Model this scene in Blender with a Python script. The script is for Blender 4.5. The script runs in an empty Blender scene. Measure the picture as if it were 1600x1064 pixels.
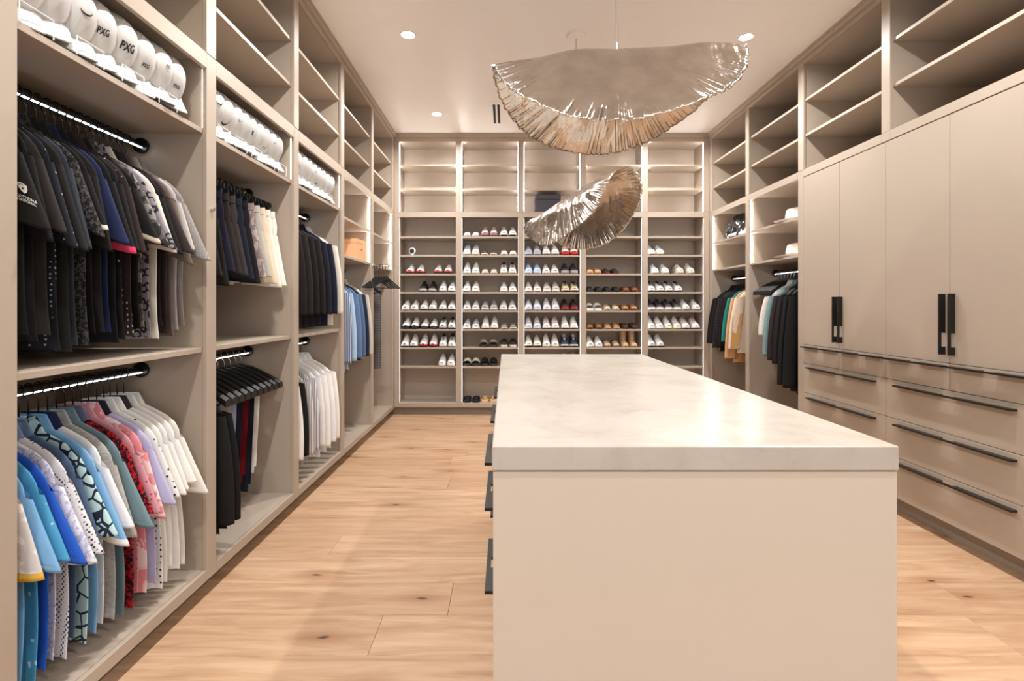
import bpy, bmesh, math, random
import numpy as np
from math import sin, cos, pi, sqrt, radians as R
from mathutils import Vector, Matrix

# ------------------------------------------------------------------ camera, world, lights, exposure
SC = bpy.context.scene
COL = SC.collection
F_PX, PX, PY = 800.0, 791.0, 477.5          # focal length in pixels, vanishing point
EYE = 1.21
cam_d = bpy.data.cameras.new('camera')
cam_d.sensor_fit = 'HORIZONTAL'; cam_d.sensor_width = 36.0
cam_d.lens = 36.0 * F_PX / 1600.0
cam_d.shift_x = (800.0 - PX) / 1600.0
cam_d.shift_y = (PY - 532.0) / 1600.0
cam_d.clip_start = 0.02
cam = bpy.data.objects.new('camera', cam_d); COL.objects.link(cam)
cam.location = (0, 0, EYE); cam.rotation_euler = (R(90), 0, 0)
SC.camera = cam

W = bpy.data.worlds.new('world'); SC.world = W; W.use_nodes = True
W.node_tree.nodes['Background'].inputs[0].default_value = (0.86, 0.93, 1.0, 1)
W.node_tree.nodes['Background'].inputs[1].default_value = 2.2

DOWN_W = 16.0          # watts of every recessed downlight
LED_ROD = 5.0         # emission of the strips in the hanging rails
LED_SHELF = 5.5        # emission of the strips in the shelving
SC.view_settings.view_transform = 'Standard'
SC.view_settings.look = 'None'
SC.view_settings.exposure = 0.70
SC.view_settings.gamma = 1.0
SC.view_settings.use_curve_mapping = False

# ------------------------------------------------------------------ measures
XL, XR, YB = -1.24, 2.245, 5.66      # cabinet faces left, right, back
DEP, DEPB = 0.645, 0.31               # wardrobe depth, shoe shelf depth
ZC = 3.115                           # ceiling
ST = 0.035                           # half a stile

# ------------------------------------------------------------------ helpers
def srgb(r, g, b):
    f = lambda c: (c/255/12.92) if c/255 <= 0.04045 else ((c/255+0.055)/1.055)**2.4
    return (f(r), f(g), f(b), 1.0)

class MB:
    def __init__(s): s.v = []; s.f = []; s.m = []
    def add(s, vs, fs, mi=0):
        o = len(s.v); s.v.extend([tuple(v) for v in vs]); s.f.extend([tuple(i+o for i in f) for f in fs]); s.m.extend([mi]*len(fs)); return s
    def box(s, x0, x1, y0, y1, z0, z1):
        x0, x1 = min(x0, x1), max(x0, x1); y0, y1 = min(y0, y1), max(y0, y1); z0, z1 = min(z0, z1), max(z0, z1)
        return s.add([(x0,y0,z0),(x1,y0,z0),(x1,y1,z0),(x0,y1,z0),(x0,y0,z1),(x1,y0,z1),(x1,y1,z1),(x0,y1,z1)],
              [(0,3,2,1),(4,5,6,7),(0,1,5,4),(1,2,6,5),(2,3,7,6),(3,0,4,7)])
    def bbox(s, x0, x1, y0, y1, z0, z1, b=0.002):
        # box with chamfered edges
        bm = bmesh.new()
        bmesh.ops.create_cube(bm, size=1.0)
        for v in bm.verts:
            v.co = Vector((x0+(v.co.x+.5)*(x1-x0), y0+(v.co.y+.5)*(y1-y0), z0+(v.co.z+.5)*(z1-z0)))
        bmesh.ops.bevel(bm, geom=list(bm.edges), offset=b, segments=1, affect='EDGES')
        bm.verts.index_update()
        s.add([v.co[:] for v in bm.verts], [[v.index for v in f.verts] for f in bm.faces]); bm.free(); return s
    def grid(s, P, close=False, cap0=False, cap1=False):
        # P: list of rings (lists of points)
        n = len(P[0]); vs = [p for r in P for p in r]; fs = []
        for i in range(len(P)-1):
            for j in range(n if close else n-1):
                k = (j+1) % n
                fs.append((i*n+j, i*n+k, (i+1)*n+k, (i+1)*n+j))
        if cap0: fs.append(tuple(range(n-1, -1, -1)))
        if cap1: fs.append(tuple(range((len(P)-1)*n, len(P)*n)))
        return s.add(vs, fs)
    def tube(s, pts, r, n=8, caps=True):
        pts = [Vector(p) for p in pts]; rings = []
        rr = r if isinstance(r, (list, tuple)) else [r]*len(pts)
        up = None
        for i, p in enumerate(pts):
            t = (pts[min(i+1, len(pts)-1)] - pts[max(i-1, 0)]).normalized()
            if up is None:
                up = Vector((0,0,1)) if abs(t.z) < .9 else Vector((1,0,0))
            a = (up - t*up.dot(t)).normalized(); b = t.cross(a); up = a
            rings.append([p + a*(rr[i]*cos(2*pi*k/n)) + b*(rr[i]*sin(2*pi*k/n)) for k in range(n)])
        return s.grid(rings, True, caps, caps)
    def lathe(s, prof, n=24, cx=0, cy=0):
        return s.grid([[(cx+r*cos(2*pi*k/n), cy+r*sin(2*pi*k/n), z) for k in range(n)] for r, z in prof], True, True, True)
    def mesh(s, name, smooth=False):
        me = bpy.data.meshes.new(name); me.from_pydata(s.v, [], s.f)
        if any(s.m): me.polygons.foreach_set('material_index', s.m)
        if smooth: me.polygons.foreach_set('use_smooth', [True]*len(me.polygons))
        me.update(); return me
    def build(s, name, mat, parent=None, smooth=False, loc=None):
        return link(name, s.mesh(name, smooth), mat, parent, loc)

def link(name, me, mat=None, parent=None, loc=None):
    o = bpy.data.objects.new(name, me); COL.objects.link(o)
    if mat is not None:
        mats = mat if isinstance(mat, (list, tuple)) else [mat]
        while len(me.materials) < len(mats): me.materials.append(mats[len(me.materials)])
        for i, m in enumerate(mats):
            if me.materials[i] is not m:
                o.material_slots[i].link = 'OBJECT'; o.material_slots[i].material = m
    if parent is not None: o.parent = parent
    if loc is not None: o.location = loc
    return o
def tag(o, label=None, cat=None, group=None, kind=None):
    if label: o['label'] = label
    if cat: o['category'] = cat
    if group: o['group'] = group
    if kind: o['kind'] = kind
    return o
def empty(name, loc=(0,0,0), rz=0, rx=0, ry=0):
    o = bpy.data.objects.new(name, None); COL.objects.link(o); o.empty_display_size = 0.05
    o.location = loc; o.rotation_euler = (rx, ry, rz); return o
def lerp(x, xs, ys):
    if x <= xs[0]: return ys[0]
    for i in range(len(xs)-1):
        if x <= xs[i+1]:
            t = (x-xs[i])/(xs[i+1]-xs[i]); t = t*t*(3-2*t) if False else t
            return ys[i] + (ys[i+1]-ys[i])*t
    return ys[-1]
ORD = ['zeroth','first','second','third','fourth','fifth','sixth','seventh','eighth','ninth','tenth','eleventh','twelfth','thirteenth','fourteenth',
       'fifteenth','sixteenth','seventeenth','eighteenth','nineteenth','twentieth','twenty-first','twenty-second','twenty-third','twenty-fourth']

# ------------------------------------------------------------------ materials
class NT:
    def __init__(s, name):
        s.m = bpy.data.materials.new(name); s.m.use_nodes = True; s.t = s.m.node_tree; s.b = s.t.nodes['Principled BSDF']
    def n(s, typ, **kw):
        x = s.t.nodes.new(typ)
        for k, v in kw.items():
            if k in x.inputs: x.inputs[k].default_value = v
            else: setattr(x, k, v)
        return x
    def l(s, a, b): s.t.links.new(a, b)
    def coord(s, which='Object', scale=(1,1,1), rot=(0,0,0)):
        tc = s.n('ShaderNodeTexCoord'); mp = s.n('ShaderNodeMapping'); mp.inputs['Scale'].default_value = scale; mp.inputs['Rotation'].default_value = rot
        s.l(tc.outputs[which], mp.inputs['Vector']); return mp.outputs[0]
    def ramp(s, fac, stops, interp='LINEAR'):
        r = s.n('ShaderNodeValToRGB'); r.color_ramp.interpolation = interp
        e = r.color_ramp.elements
        while len(e) < len(stops): e.new(0.5)
        for i, (p, c) in enumerate(stops): e[i].position = p; e[i].color = c
        s.l(fac, r.inputs[0]); return r.outputs[0]
    def mix(s, fac, a, b):
        x = s.n('ShaderNodeMix', data_type='RGBA')
        if isinstance(fac, (int, float)): x.inputs[0].default_value = fac
        else: s.l(fac, x.inputs[0])
        for i, c in ((6, a), (7, b)):
            if isinstance(c, tuple): x.inputs[i].default_value = c
            else: s.l(c, x.inputs[i])
        return x.outputs[2]
    def math(s, op, a, b=None):
        x = s.n('ShaderNodeMath', operation=op)
        for i, c in ((0, a), (1, b)):
            if c is None: continue
            if isinstance(c, (int, float)): x.inputs[i].default_value = c
            else: s.l(c, x.inputs[i])
        return x.outputs[0]
    def bump(s, h, strength=0.2, dist=0.002):
        b = s.n('ShaderNodeBump', Strength=strength, Distance=dist); s.l(h, b.inputs['Height']); s.l(b.outputs[0], s.b.inputs['Normal'])
    def set(s, col=None, rough=None, metal=None, spec=None, **kw):
        if col is not None:
            if isinstance(col, tuple): s.b.inputs['Base Color'].default_value = col
            else: s.l(col, s.b.inputs['Base Color'])
        if rough is not None: s.b.inputs['Roughness'].default_value = rough
        if metal is not None: s.b.inputs['Metallic'].default_value = metal
        if spec is not None: s.b.inputs['Specular IOR Level'].default_value = spec
        for k, v in kw.items(): s.b.inputs[k.replace('_', ' ')].default_value = v
        return s.m

def simple(name, col, rough=0.5, metal=0.0, spec=0.5, bump=0, scale=200):
    t = NT(name); t.set(col, rough, metal, spec)
    if bump:
        nz = t.n('ShaderNodeTexNoise', Scale=scale, Detail=3.0); t.l(t.coord(), nz.inputs['Vector']); t.bump(nz.outputs[0], bump, 0.001)
    return t.m
def emit(name, col, k):
    t = NT(name); t.set(col, 0.5); t.b.inputs['Emission Color'].default_value = col; t.b.inputs['Emission Strength'].default_value = k; return t.m

def paint(name, col):
    t = NT(name)
    nz = t.n('ShaderNodeTexNoise', Scale=3.0, Detail=4.0); t.l(t.coord(scale=(1, 1, 1)), nz.inputs['Vector'])
    c = t.mix(nz.outputs[0], tuple(x*0.97 for x in col[:3])+(1,), tuple(min(1, x*1.03) for x in col[:3])+(1,))
    n2 = t.n('ShaderNodeTexNoise', Scale=260.0, Detail=2.0); t.l(t.coord(), n2.inputs['Vector']); t.bump(n2.outputs[0], 0.05, 0.0008)
    return t.set(c, 0.42, 0, 0.4)
M = {}
M['cab'] = paint('taupe_lacquer', srgb(175, 161, 146))
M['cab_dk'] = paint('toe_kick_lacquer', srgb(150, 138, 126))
M['island'] = paint('island_lacquer', srgb(206, 193, 178))
M['ceil'] = paint('ceiling_paint', srgb(246, 242, 238))
M['wall'] = paint('wall_paint', srgb(225, 216, 205))
M['black'] = simple('black_powder_coat', srgb(26, 24, 23), 0.38, 0.2, 0.5)
M['hanger'] = simple('black_velvet_hanger', srgb(24, 23, 23), 0.5, 0, 0.4)
M['chrome'] = simple('brushed_steel', srgb(200, 200, 202), 0.25, 1.0)
M['seam'] = simple('seam_dark', srgb(40, 34, 30), 0.8)
M['white_plastic'] = simple('white_plastic', srgb(240, 240, 238), 0.35)
M['led_rod'] = emit('rail_led', (0.93, 0.95, 1.0, 1), LED_ROD)
M['led_shelf'] = emit('shelf_led', (1.0, 0.95, 0.89, 1), LED_SHELF)
M['led_line'] = emit('shelf_led_line', (0.93, 0.96, 1.0, 1), 4.5)
M['led_upper'] = emit('upper_shelf_led', (1.0, 0.97, 0.94, 1), 120.0)
M['led_cubby'] = emit('cubby_led', (1.0, 0.97, 0.94, 1), 150.0)
M['lens'] = emit('downlight_lens', (1.0, 0.95, 0.88, 1), 12.0)

def pane():
    t = NT('window_glass'); out = t.t.nodes['Material Output']; t.t.nodes.remove(t.b)
    tr = t.n('ShaderNodeBsdfTransparent'); gl = t.n('ShaderNodeBsdfGlossy', Roughness=0.02); mx = t.n('ShaderNodeMixShader'); fr = t.n('ShaderNodeFresnel', IOR=1.45)
    t.l(fr.outputs[0], mx.inputs[0]); t.l(tr.outputs[0], mx.inputs[1]); t.l(gl.outputs[0], mx.inputs[2]); t.l(mx.outputs[0], out.inputs[0])
    return t.m
M['pane'] = pane()
def stone():
    t = NT('limestone_top'); v = t.coord()
    a = t.n('ShaderNodeTexNoise', Scale=5.0, Detail=8.0, Roughness=0.62, Distortion=0.6); t.l(v, a.inputs['Vector'])
    b = t.n('ShaderNodeTexNoise', Scale=38.0, Detail=5.0, Roughness=0.6); t.l(v, b.inputs['Vector'])
    c = t.ramp(a.outputs[0], [(0.30, srgb(170, 161, 149)), (0.5, srgb(185, 176, 165)), (0.72, srgb(192, 185, 176))])
    c = t.mix(t.math('MULTIPLY', b.outputs[0], 0.35), c, srgb(196, 190, 181))
    vo = t.n('ShaderNodeTexVoronoi', Scale=9.0, feature='DISTANCE_TO_EDGE'); 
    mx = t.n('ShaderNodeMix', data_type='VECTOR'); mx.inputs[0].default_value = 0.12; t.l(v, mx.inputs[4]); t.l(a.outputs[1], mx.inputs[5]); t.l(mx.outputs[1], vo.inputs['Vector'])
    c = t.mix(t.ramp(vo.outputs[0], [(0.0, (0.13,)*3+(1,)), (0.03, (0,0,0,1))]), c, srgb(165, 150, 134))
    return t.set(c, 0.27, 0, 0.5)
M['stone'] = stone()

def oak():
    t = NT('oak_plank'); oi = t.n('ShaderNodeObjectInfo')
    tc = t.n('ShaderNodeTexCoord')
    off = t.n('ShaderNodeVectorMath', operation='MULTIPLY_ADD'); off.inputs[1].default_value = (1, 1, 1)
    cb = t.n('ShaderNodeCombineXYZ')
    for i in range(3): t.l(t.math('MULTIPLY', oi.outputs['Random'], [37.0, 19.0, 53.0][i]), cb.inputs[i])
    t.l(tc.outputs['Object'], off.inputs[0]); t.l(cb.outputs[0], off.inputs[2])
    mp = t.n('ShaderNodeMapping'); mp.inputs['Scale'].default_value = (0.9, 8.0, 8.0); t.l(off.outputs[0], mp.inputs['Vector'])
    g1 = t.n('ShaderNodeTexNoise', Scale=2.2, Detail=7.0, Roughness=0.6, Distortion=1.1); t.l(mp.outputs[0], g1.inputs['Vector'])
    mp2 = t.n('ShaderNodeMapping'); mp2.inputs['Scale'].default_value = (3.0, 90.0, 90.0); t.l(off.outputs[0], mp2.inputs['Vector'])
    g2 = t.n('ShaderNodeTexNoise', Scale=1.6, Detail=4.0, Roughness=0.6); t.l(mp2.outputs[0], g2.inputs['Vector'])
    wv = t.n('ShaderNodeTexWave', Scale=0.9, Distortion=9.0, Detail=3.0, bands_direction='Y'); wv.inputs['Detail Scale'].default_value = 0.7
    mp3 = t.n('ShaderNodeMapping'); mp3.inputs['Scale'].default_value = (0.7, 5.0, 5.0); t.l(off.outputs[0], mp3.inputs['Vector']); t.l(mp3.outputs[0], wv.inputs['Vector'])
    c = t.ramp(g1.outputs[0], [(0.28, srgb(156, 118, 88)), (0.48, srgb(190, 155, 122)), (0.7, srgb(210, 180, 150))])
    c = t.mix(t.math('MULTIPLY', wv.outputs[0], 0.22), c, srgb(166, 124, 92))
    c = t.mix(t.math('MULTIPLY', g2.outputs[0], 0.35), c, srgb(200, 168, 138))
    # plank to plank tone
    c = t.mix(t.math('MULTIPLY', t.math('FRACT', t.math('MULTIPLY', oi.outputs['Random'], 7.31)), 0.35), c, srgb(160, 122, 92))
    # knots
    mp4 = t.n('ShaderNodeMapping'); mp4.inputs['Scale'].default_value = (1.3, 3.6, 3.6); t.l(off.outputs[0], mp4.inputs['Vector'])
    n4 = t.n('ShaderNodeTexNoise', Scale=9.0, Detail=2.0); t.l(mp4.outputs[0], n4.inputs['Vector'])
    vm = t.n('ShaderNodeMix', data_type='VECTOR'); vm.inputs[0].default_value = 0.06; t.l(mp4.outputs[0], vm.inputs[4]); t.l(n4.outputs[1], vm.inputs[5])
    vo = t.n('ShaderNodeTexVoronoi', Scale=1.25, voronoi_dimensions='2D'); t.l(vm.outputs[1], vo.inputs['Vector'])
    gate = t.math('GREATER_THAN', t.n('ShaderNodeSeparateColor').outputs[0], 0.5)
    sep = gate.node.inputs[0].links[0].from_node; t.l(vo.outputs['Color'], sep.inputs[0])
    k1 = t.ramp(vo.outputs['Distance'], [(0.0, (1,)*3+(1,)), (0.018, (0.85,)*3+(1,)), (0.042, (0,)*3+(1,))])
    k2 = t.ramp(vo.outputs['Distance'], [(0.0, (0.75,)*3+(1,)), (0.06, (0.55,)*3+(1,)), (0.26, (0,)*3+(1,))])
    c = t.mix(t.math('MULTIPLY', k2, gate), c, srgb(150, 104, 70))
    c = t.mix(t.math('MULTIPLY', k1, gate), c, srgb(72, 50, 36))
    t.bump(g2.outputs[0], 0.08, 0.001)
    return t.set(c, 0.46, 0, 0.35)
M['oak'] = oak()

def leafmetal():
    t = NT('hammered_silver_leaf'); v = t.coord()
    a = t.n('ShaderNodeTexNoise', Scale=7.0, Detail=5.0, Roughness=0.55); t.l(v, a.inputs['Vector'])
    b = t.n('ShaderNodeTexNoise', Scale=60.0, Detail=3.0); t.l(v, b.inputs['Vector'])
    c = t.ramp(a.outputs[0], [(0.3, srgb(186, 179, 171)), (0.7, srgb(222, 216, 209))])
    rr = t.math('MULTIPLY_ADD', a.outputs[0], 0.22); rr.node.inputs[2].default_value = 0.07; t.l(rr, t.b.inputs['Roughness'])
    d = t.n('ShaderNodeTexNoise', Scale=3.2, Detail=3.0, Distortion=0.8); t.l(t.coord(scale=(1.6, 0.7, 0.7)), d.inputs['Vector'])
    h = t.math('ADD', t.math('ADD', t.math('MULTIPLY', a.outputs[0], 0.8), t.math('MULTIPLY', d.outputs[0], 2.6)), t.math('MULTIPLY', b.outputs[0], 0.10)); t.bump(h, 0.45, 0.03)
    return t.set(c, None, 1.0)
M['leaf'] = leafmetal()

_fab = {}
def fabric(name, col, pat=None, col2=None, sc=1.0, col3=None, rough=0.85):
    key = (name, col, pat, col2, sc, col3)
    if key in _fab: return _fab[key]
    t = NT('cloth_' + name); v = t.coord()
    dk = 0.6 if sum(col) < 260 else 1.0
    base = tuple(x*dk for x in srgb(*col)[:3])+(1,); c2 = srgb(*col2) if col2 else None; c3 = srgb(*col3) if col3 else None
    nz = t.n('ShaderNodeTexNoise', Scale=9.0, Detail=3.0); t.l(v, nz.inputs['Vector'])
    c = t.mix(nz.outputs[0], tuple(x*0.9 for x in base[:3])+(1,), tuple(min(1, x*1.08) for x in base[:3])+(1,))
    if pat == 'dots':
        vo = t.n('ShaderNodeTexVoronoi', Scale=70.0*sc); vo.inputs['Randomness'].default_value = 0.25; t.l(v, vo.inputs['Vector'])
        c = t.mix(t.ramp(vo.outputs['Distance'], [(0.0, (1,1,1,1)), (0.2, (0,0,0,1))], 'CONSTANT'), c, c2)
    elif pat == 'scatter':
        vo = t.n('ShaderNodeTexVoronoi', Scale=30.0*sc); t.l(v, vo.inputs['Vector'])
        n2 = t.n('ShaderNodeTexNoise', Scale=90.0*sc); t.l(v, n2.inputs['Vector'])
        d = t.math('ADD', vo.outputs['Distance'], t.math('MULTIPLY', n2.outputs[0], 0.5))
        c = t.mix(t.ramp(d, [(0.0, (1,1,1,1)), (0.40, (0,0,0,1))], 'CONSTANT'), c, c2)
    elif pat == 'floral':
        n2 = t.n('ShaderNodeTexNoise', Scale=55.0*sc, Detail=2.0, Distortion=1.5); t.l(v, n2.inputs['Vector'])
        c = t.mix(t.ramp(n2.outputs[0], [(0.0, (0,0,0,1)), (0.52, (1,1,1,1))], 'CONSTANT'), c, c2)
        if c3:
            n3 = t.n('ShaderNodeTexNoise', Scale=80.0*sc, Detail=2.0, Distortion=2.0); t.l(v, n3.inputs['Vector'])
            c = t.mix(t.ramp(n3.outputs[0], [(0.0, (0,0,0,1)), (0.6, (1,1,1,1))], 'CONSTANT'), c, c3)
    elif pat == 'camo':
        n2 = t.n('ShaderNodeTexNoise', Scale=20.0*sc, Detail=1.0, Distortion=1.2); t.l(v, n2.inputs['Vector'])
        n3 = t.n('ShaderNodeTexNoise', Scale=17.0*sc, Detail=1.0, Distortion=1.6); t.l(t.coord(scale=(1.1, 1.7, 0.9)), n3.inputs['Vector'])
        c = t.mix(t.ramp(n2.outputs[0], [(0.0, (0,0,0,1)), (0.53, (1,1,1,1))], 'CONSTANT'), c, c2)
        c = t.mix(t.ramp(n3.outputs[0], [(0.0, (0,0,0,1)), (0.57, (1,1,1,1))], 'CONSTANT'), c, c3 or c2)
    elif pat == 'leopard':
        vo = t.n('ShaderNodeTexVoronoi', Scale=36.0*sc); t.l(v, vo.inputs['Vector'])
        n2 = t.n('ShaderNodeTexNoise', Scale=60.0*sc); t.l(v, n2.inputs['Vector'])
        d = t.math('ADD', vo.outputs['Distance'], t.math('MULTIPLY', n2.outputs[0], 0.25))
        c = t.mix(t.ramp(d, [(0.0, (0,0,0,1)), (0.40, (1,1,1,1)), (0.60, (0,0,0,1))], 'CONSTANT'), c, c2)
    elif pat == 'lines':
        vo = t.n('ShaderNodeTexVoronoi', Scale=24.0*sc, feature='DISTANCE_TO_EDGE'); t.l(v, vo.inputs['Vector'])
        c = t.mix(t.ramp(vo.outputs[0], [(0.0, (1,1,1,1)), (0.07, (0,0,0,1))], 'CONSTANT'), c, c2)
    elif pat == 'geo':
        ck = t.n('ShaderNodeTexVoronoi', Scale=95.0*sc, distance='MANHATTAN'); ck.inputs['Randomness'].default_value = 0.0; t.l(t.coord(rot=(0, R(45), 0)), ck.inputs['Vector'])
        c = t.mix(t.ramp(ck.outputs['Distance'], [(0.0, (1,1,1,1)), (0.48, (0,0,0,1))], 'CONSTANT'), c, c2)
    elif pat == 'stripe':
        w = t.n('ShaderNodeTexWave', Scale=22.0*sc, bands_direction='X'); t.l(v, w.inputs['Vector'])
        c = t.mix(t.ramp(w.outputs[0], [(0.0, (0,0,0,1)), (0.78, (1,1,1,1))]), c, c2)
    elif pat == 'check':
        for d in 'XZ':
            w = t.n('ShaderNodeTexWave', Scale=9.0*sc, bands_direction=d); t.l(v, w.inputs['Vector'])
            c = t.mix(t.math('MULTIPLY', t.ramp(w.outputs[0], [(0.3, (0,0,0,1)), (0.8, (1,1,1,1))]), 0.55), c, c2)
    elif pat == 'melange':
        n2 = t.n('ShaderNodeTexNoise', Scale=50.0, Detail=4.0); t.l(t.coord(scale=(1, 1, 3.5)), n2.inputs['Vector'])
        c = t.mix(t.ramp(n2.outputs[0], [(0.35, (0,0,0,1)), (0.7, (1,1,1,1))]), c, c2)
    n4 = t.n('ShaderNodeTexNoise', Scale=16.0, Detail=3.0, Distortion=0.6); t.l(t.coord(scale=(1.4, 1.4, 0.5)), n4.inputs['Vector'])
    t.bump(n4.outputs[0], 0.35, 0.012)
    _fab[key] = t.set(c, rough, 0, 0.25)
    return _fab[key]
# ------------------------------------------------------------------ the room
XW0, XW1 = XL-DEP-0.03, XR+DEP+0.03
Y0R, YW = -2.4, YB+DEPB+0.03
tag(MB().box(XW0-0.1, XW1+0.1, Y0R-0.1, YW+0.1, -0.12, -0.014).build('floor', M['seam']), kind='structure')
FLOOR = bpy.data.objects['floor']
tag(MB().box(XW0-0.1, XW1+0.1, Y0R-0.1, YW+0.1, ZC, ZC+0.1).build('ceiling', M['ceil']), kind='structure')
tag(MB().box(XW0-0.1, XW0, Y0R, YW+0.1, 0, ZC).build('wall_left', M['wall']), kind='structure')
tag(MB().box(XW1, XW1+0.1, Y0R, YW+0.1, 0, ZC).build('wall_right', M['wall']), kind='structure')
tag(MB().box(XW0, XW1, YW, YW+0.1, 0, ZC).build('wall_back', M['wall']), kind='structure')
WX0, WX1, WZ0, WZ1 = -0.1, 1.5, 0.12, 2.35
tag(MB().box(XW0, WX0, Y0R-0.1, Y0R, 0, ZC).box(WX1, XW1, Y0R-0.1, Y0R, 0, ZC).box(WX0, WX1, Y0R-0.1, Y0R, 0, WZ0).box(WX0, WX1, Y0R-0.1, Y0R, WZ1, ZC).build('wall_front', M['wall']), kind='structure')
win = tag(MB().box(WX0, WX0+0.05, Y0R-0.08, Y0R-0.02, WZ0, WZ1).box(WX1-0.05, WX1, Y0R-0.08, Y0R-0.02, WZ0, WZ1).box(WX0+0.05, WX1-0.05, Y0R-0.08, Y0R-0.02, WZ0, WZ0+0.05).box(WX0+0.05, WX1-0.05, Y0R-0.08, Y0R-0.02, WZ1-0.05, WZ1).box((WX0+WX1)/2-0.03, (WX0+WX1)/2+0.03, Y0R-0.08, Y0R-0.02, WZ0+0.05, WZ1-0.05).build('window_1', M['ceil']), kind='structure')
for a, b in ((WX0+0.05, (WX0+WX1)/2-0.03), ((WX0+WX1)/2+0.03, WX1-0.05)):
    MB().add([(a, Y0R-0.05, WZ0+0.05), (b, Y0R-0.05, WZ0+0.05), (b, Y0R-0.05, WZ1-0.05), (a, Y0R-0.05, WZ1-0.05)], [(0, 1, 2, 3)]).build('pane', M['pane'], win)

rnd = random.Random(4)
PW = 0.2325
def planks():
    meshes = {}
    r0 = int((1.77 - (-0.9))/PW)
    y = 1.77 - r0*PW; row = 0
    fixed = {0: [-0.48, 1.79], 2: [2.15], 3: [-0.865], 4: [0.4]}
    while y < YB+0.06:
        idx = round((y-1.77)/PW)
        x = XL-0.1
        js = sorted(fixed.get(idx, []))
        ends = []
        if js:
            ends = js + ([XR+0.1] if js[-1] < XR+0.05 else [])
        else:
            e = x + rnd.uniform(0.5, 1.9)
            while e < XR-0.2: ends.append(e); e += rnd.choice([1.5, 1.85, 2.1])
            ends.append(XR+0.1)
        for e in ends:
            ln = e-x
            key = round(ln, 3)
            if key not in meshes: meshes[key] = MB().bbox(0.0004, key-0.0004, 0.0004, PW-0.0004, -0.014, 0.0, 0.0011).mesh('plank')
            link('plank', meshes[key], M['oak'], FLOOR, (x, y, rnd.uniform(-0.0002, 0)))
            x = e
        y += PW
planks()

# crown moulding and toe kicks
def crown(name, pts):
    tag(MB().box(*pts[0]).box(*pts[1]).build(name, M['cab']), kind='structure')
crown('trim_1', [(XL-0.02, XL+0.018, -0.6, YB-0.018, 3.068, ZC), (XL-0.02, XL+0.024, -0.6, YB-0.024, 3.098, ZC)])
crown('trim_2', [(XL-0.02, XR+0.02, YB-0.018, YB+0.02, 3.068, ZC), (XL-0.02, XR+0.02, YB-0.024, YB+0.02, 3.098, ZC)])
crown('trim_3', [(XR-0.018, XR+0.02, -0.6, YB-0.018, 3.068, ZC), (XR-0.024, XR+0.02, -0.6, YB-0.024, 3.098, ZC)])
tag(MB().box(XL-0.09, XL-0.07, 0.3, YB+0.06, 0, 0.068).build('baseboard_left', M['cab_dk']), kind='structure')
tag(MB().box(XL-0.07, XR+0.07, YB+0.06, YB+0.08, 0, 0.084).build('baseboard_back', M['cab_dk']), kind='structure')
tag(MB().box(XR+0.07, XR+0.09, 1.2, YB+0.06, 0, 0.098).build('baseboard_right', M['cab_dk']), kind='structure')

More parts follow.
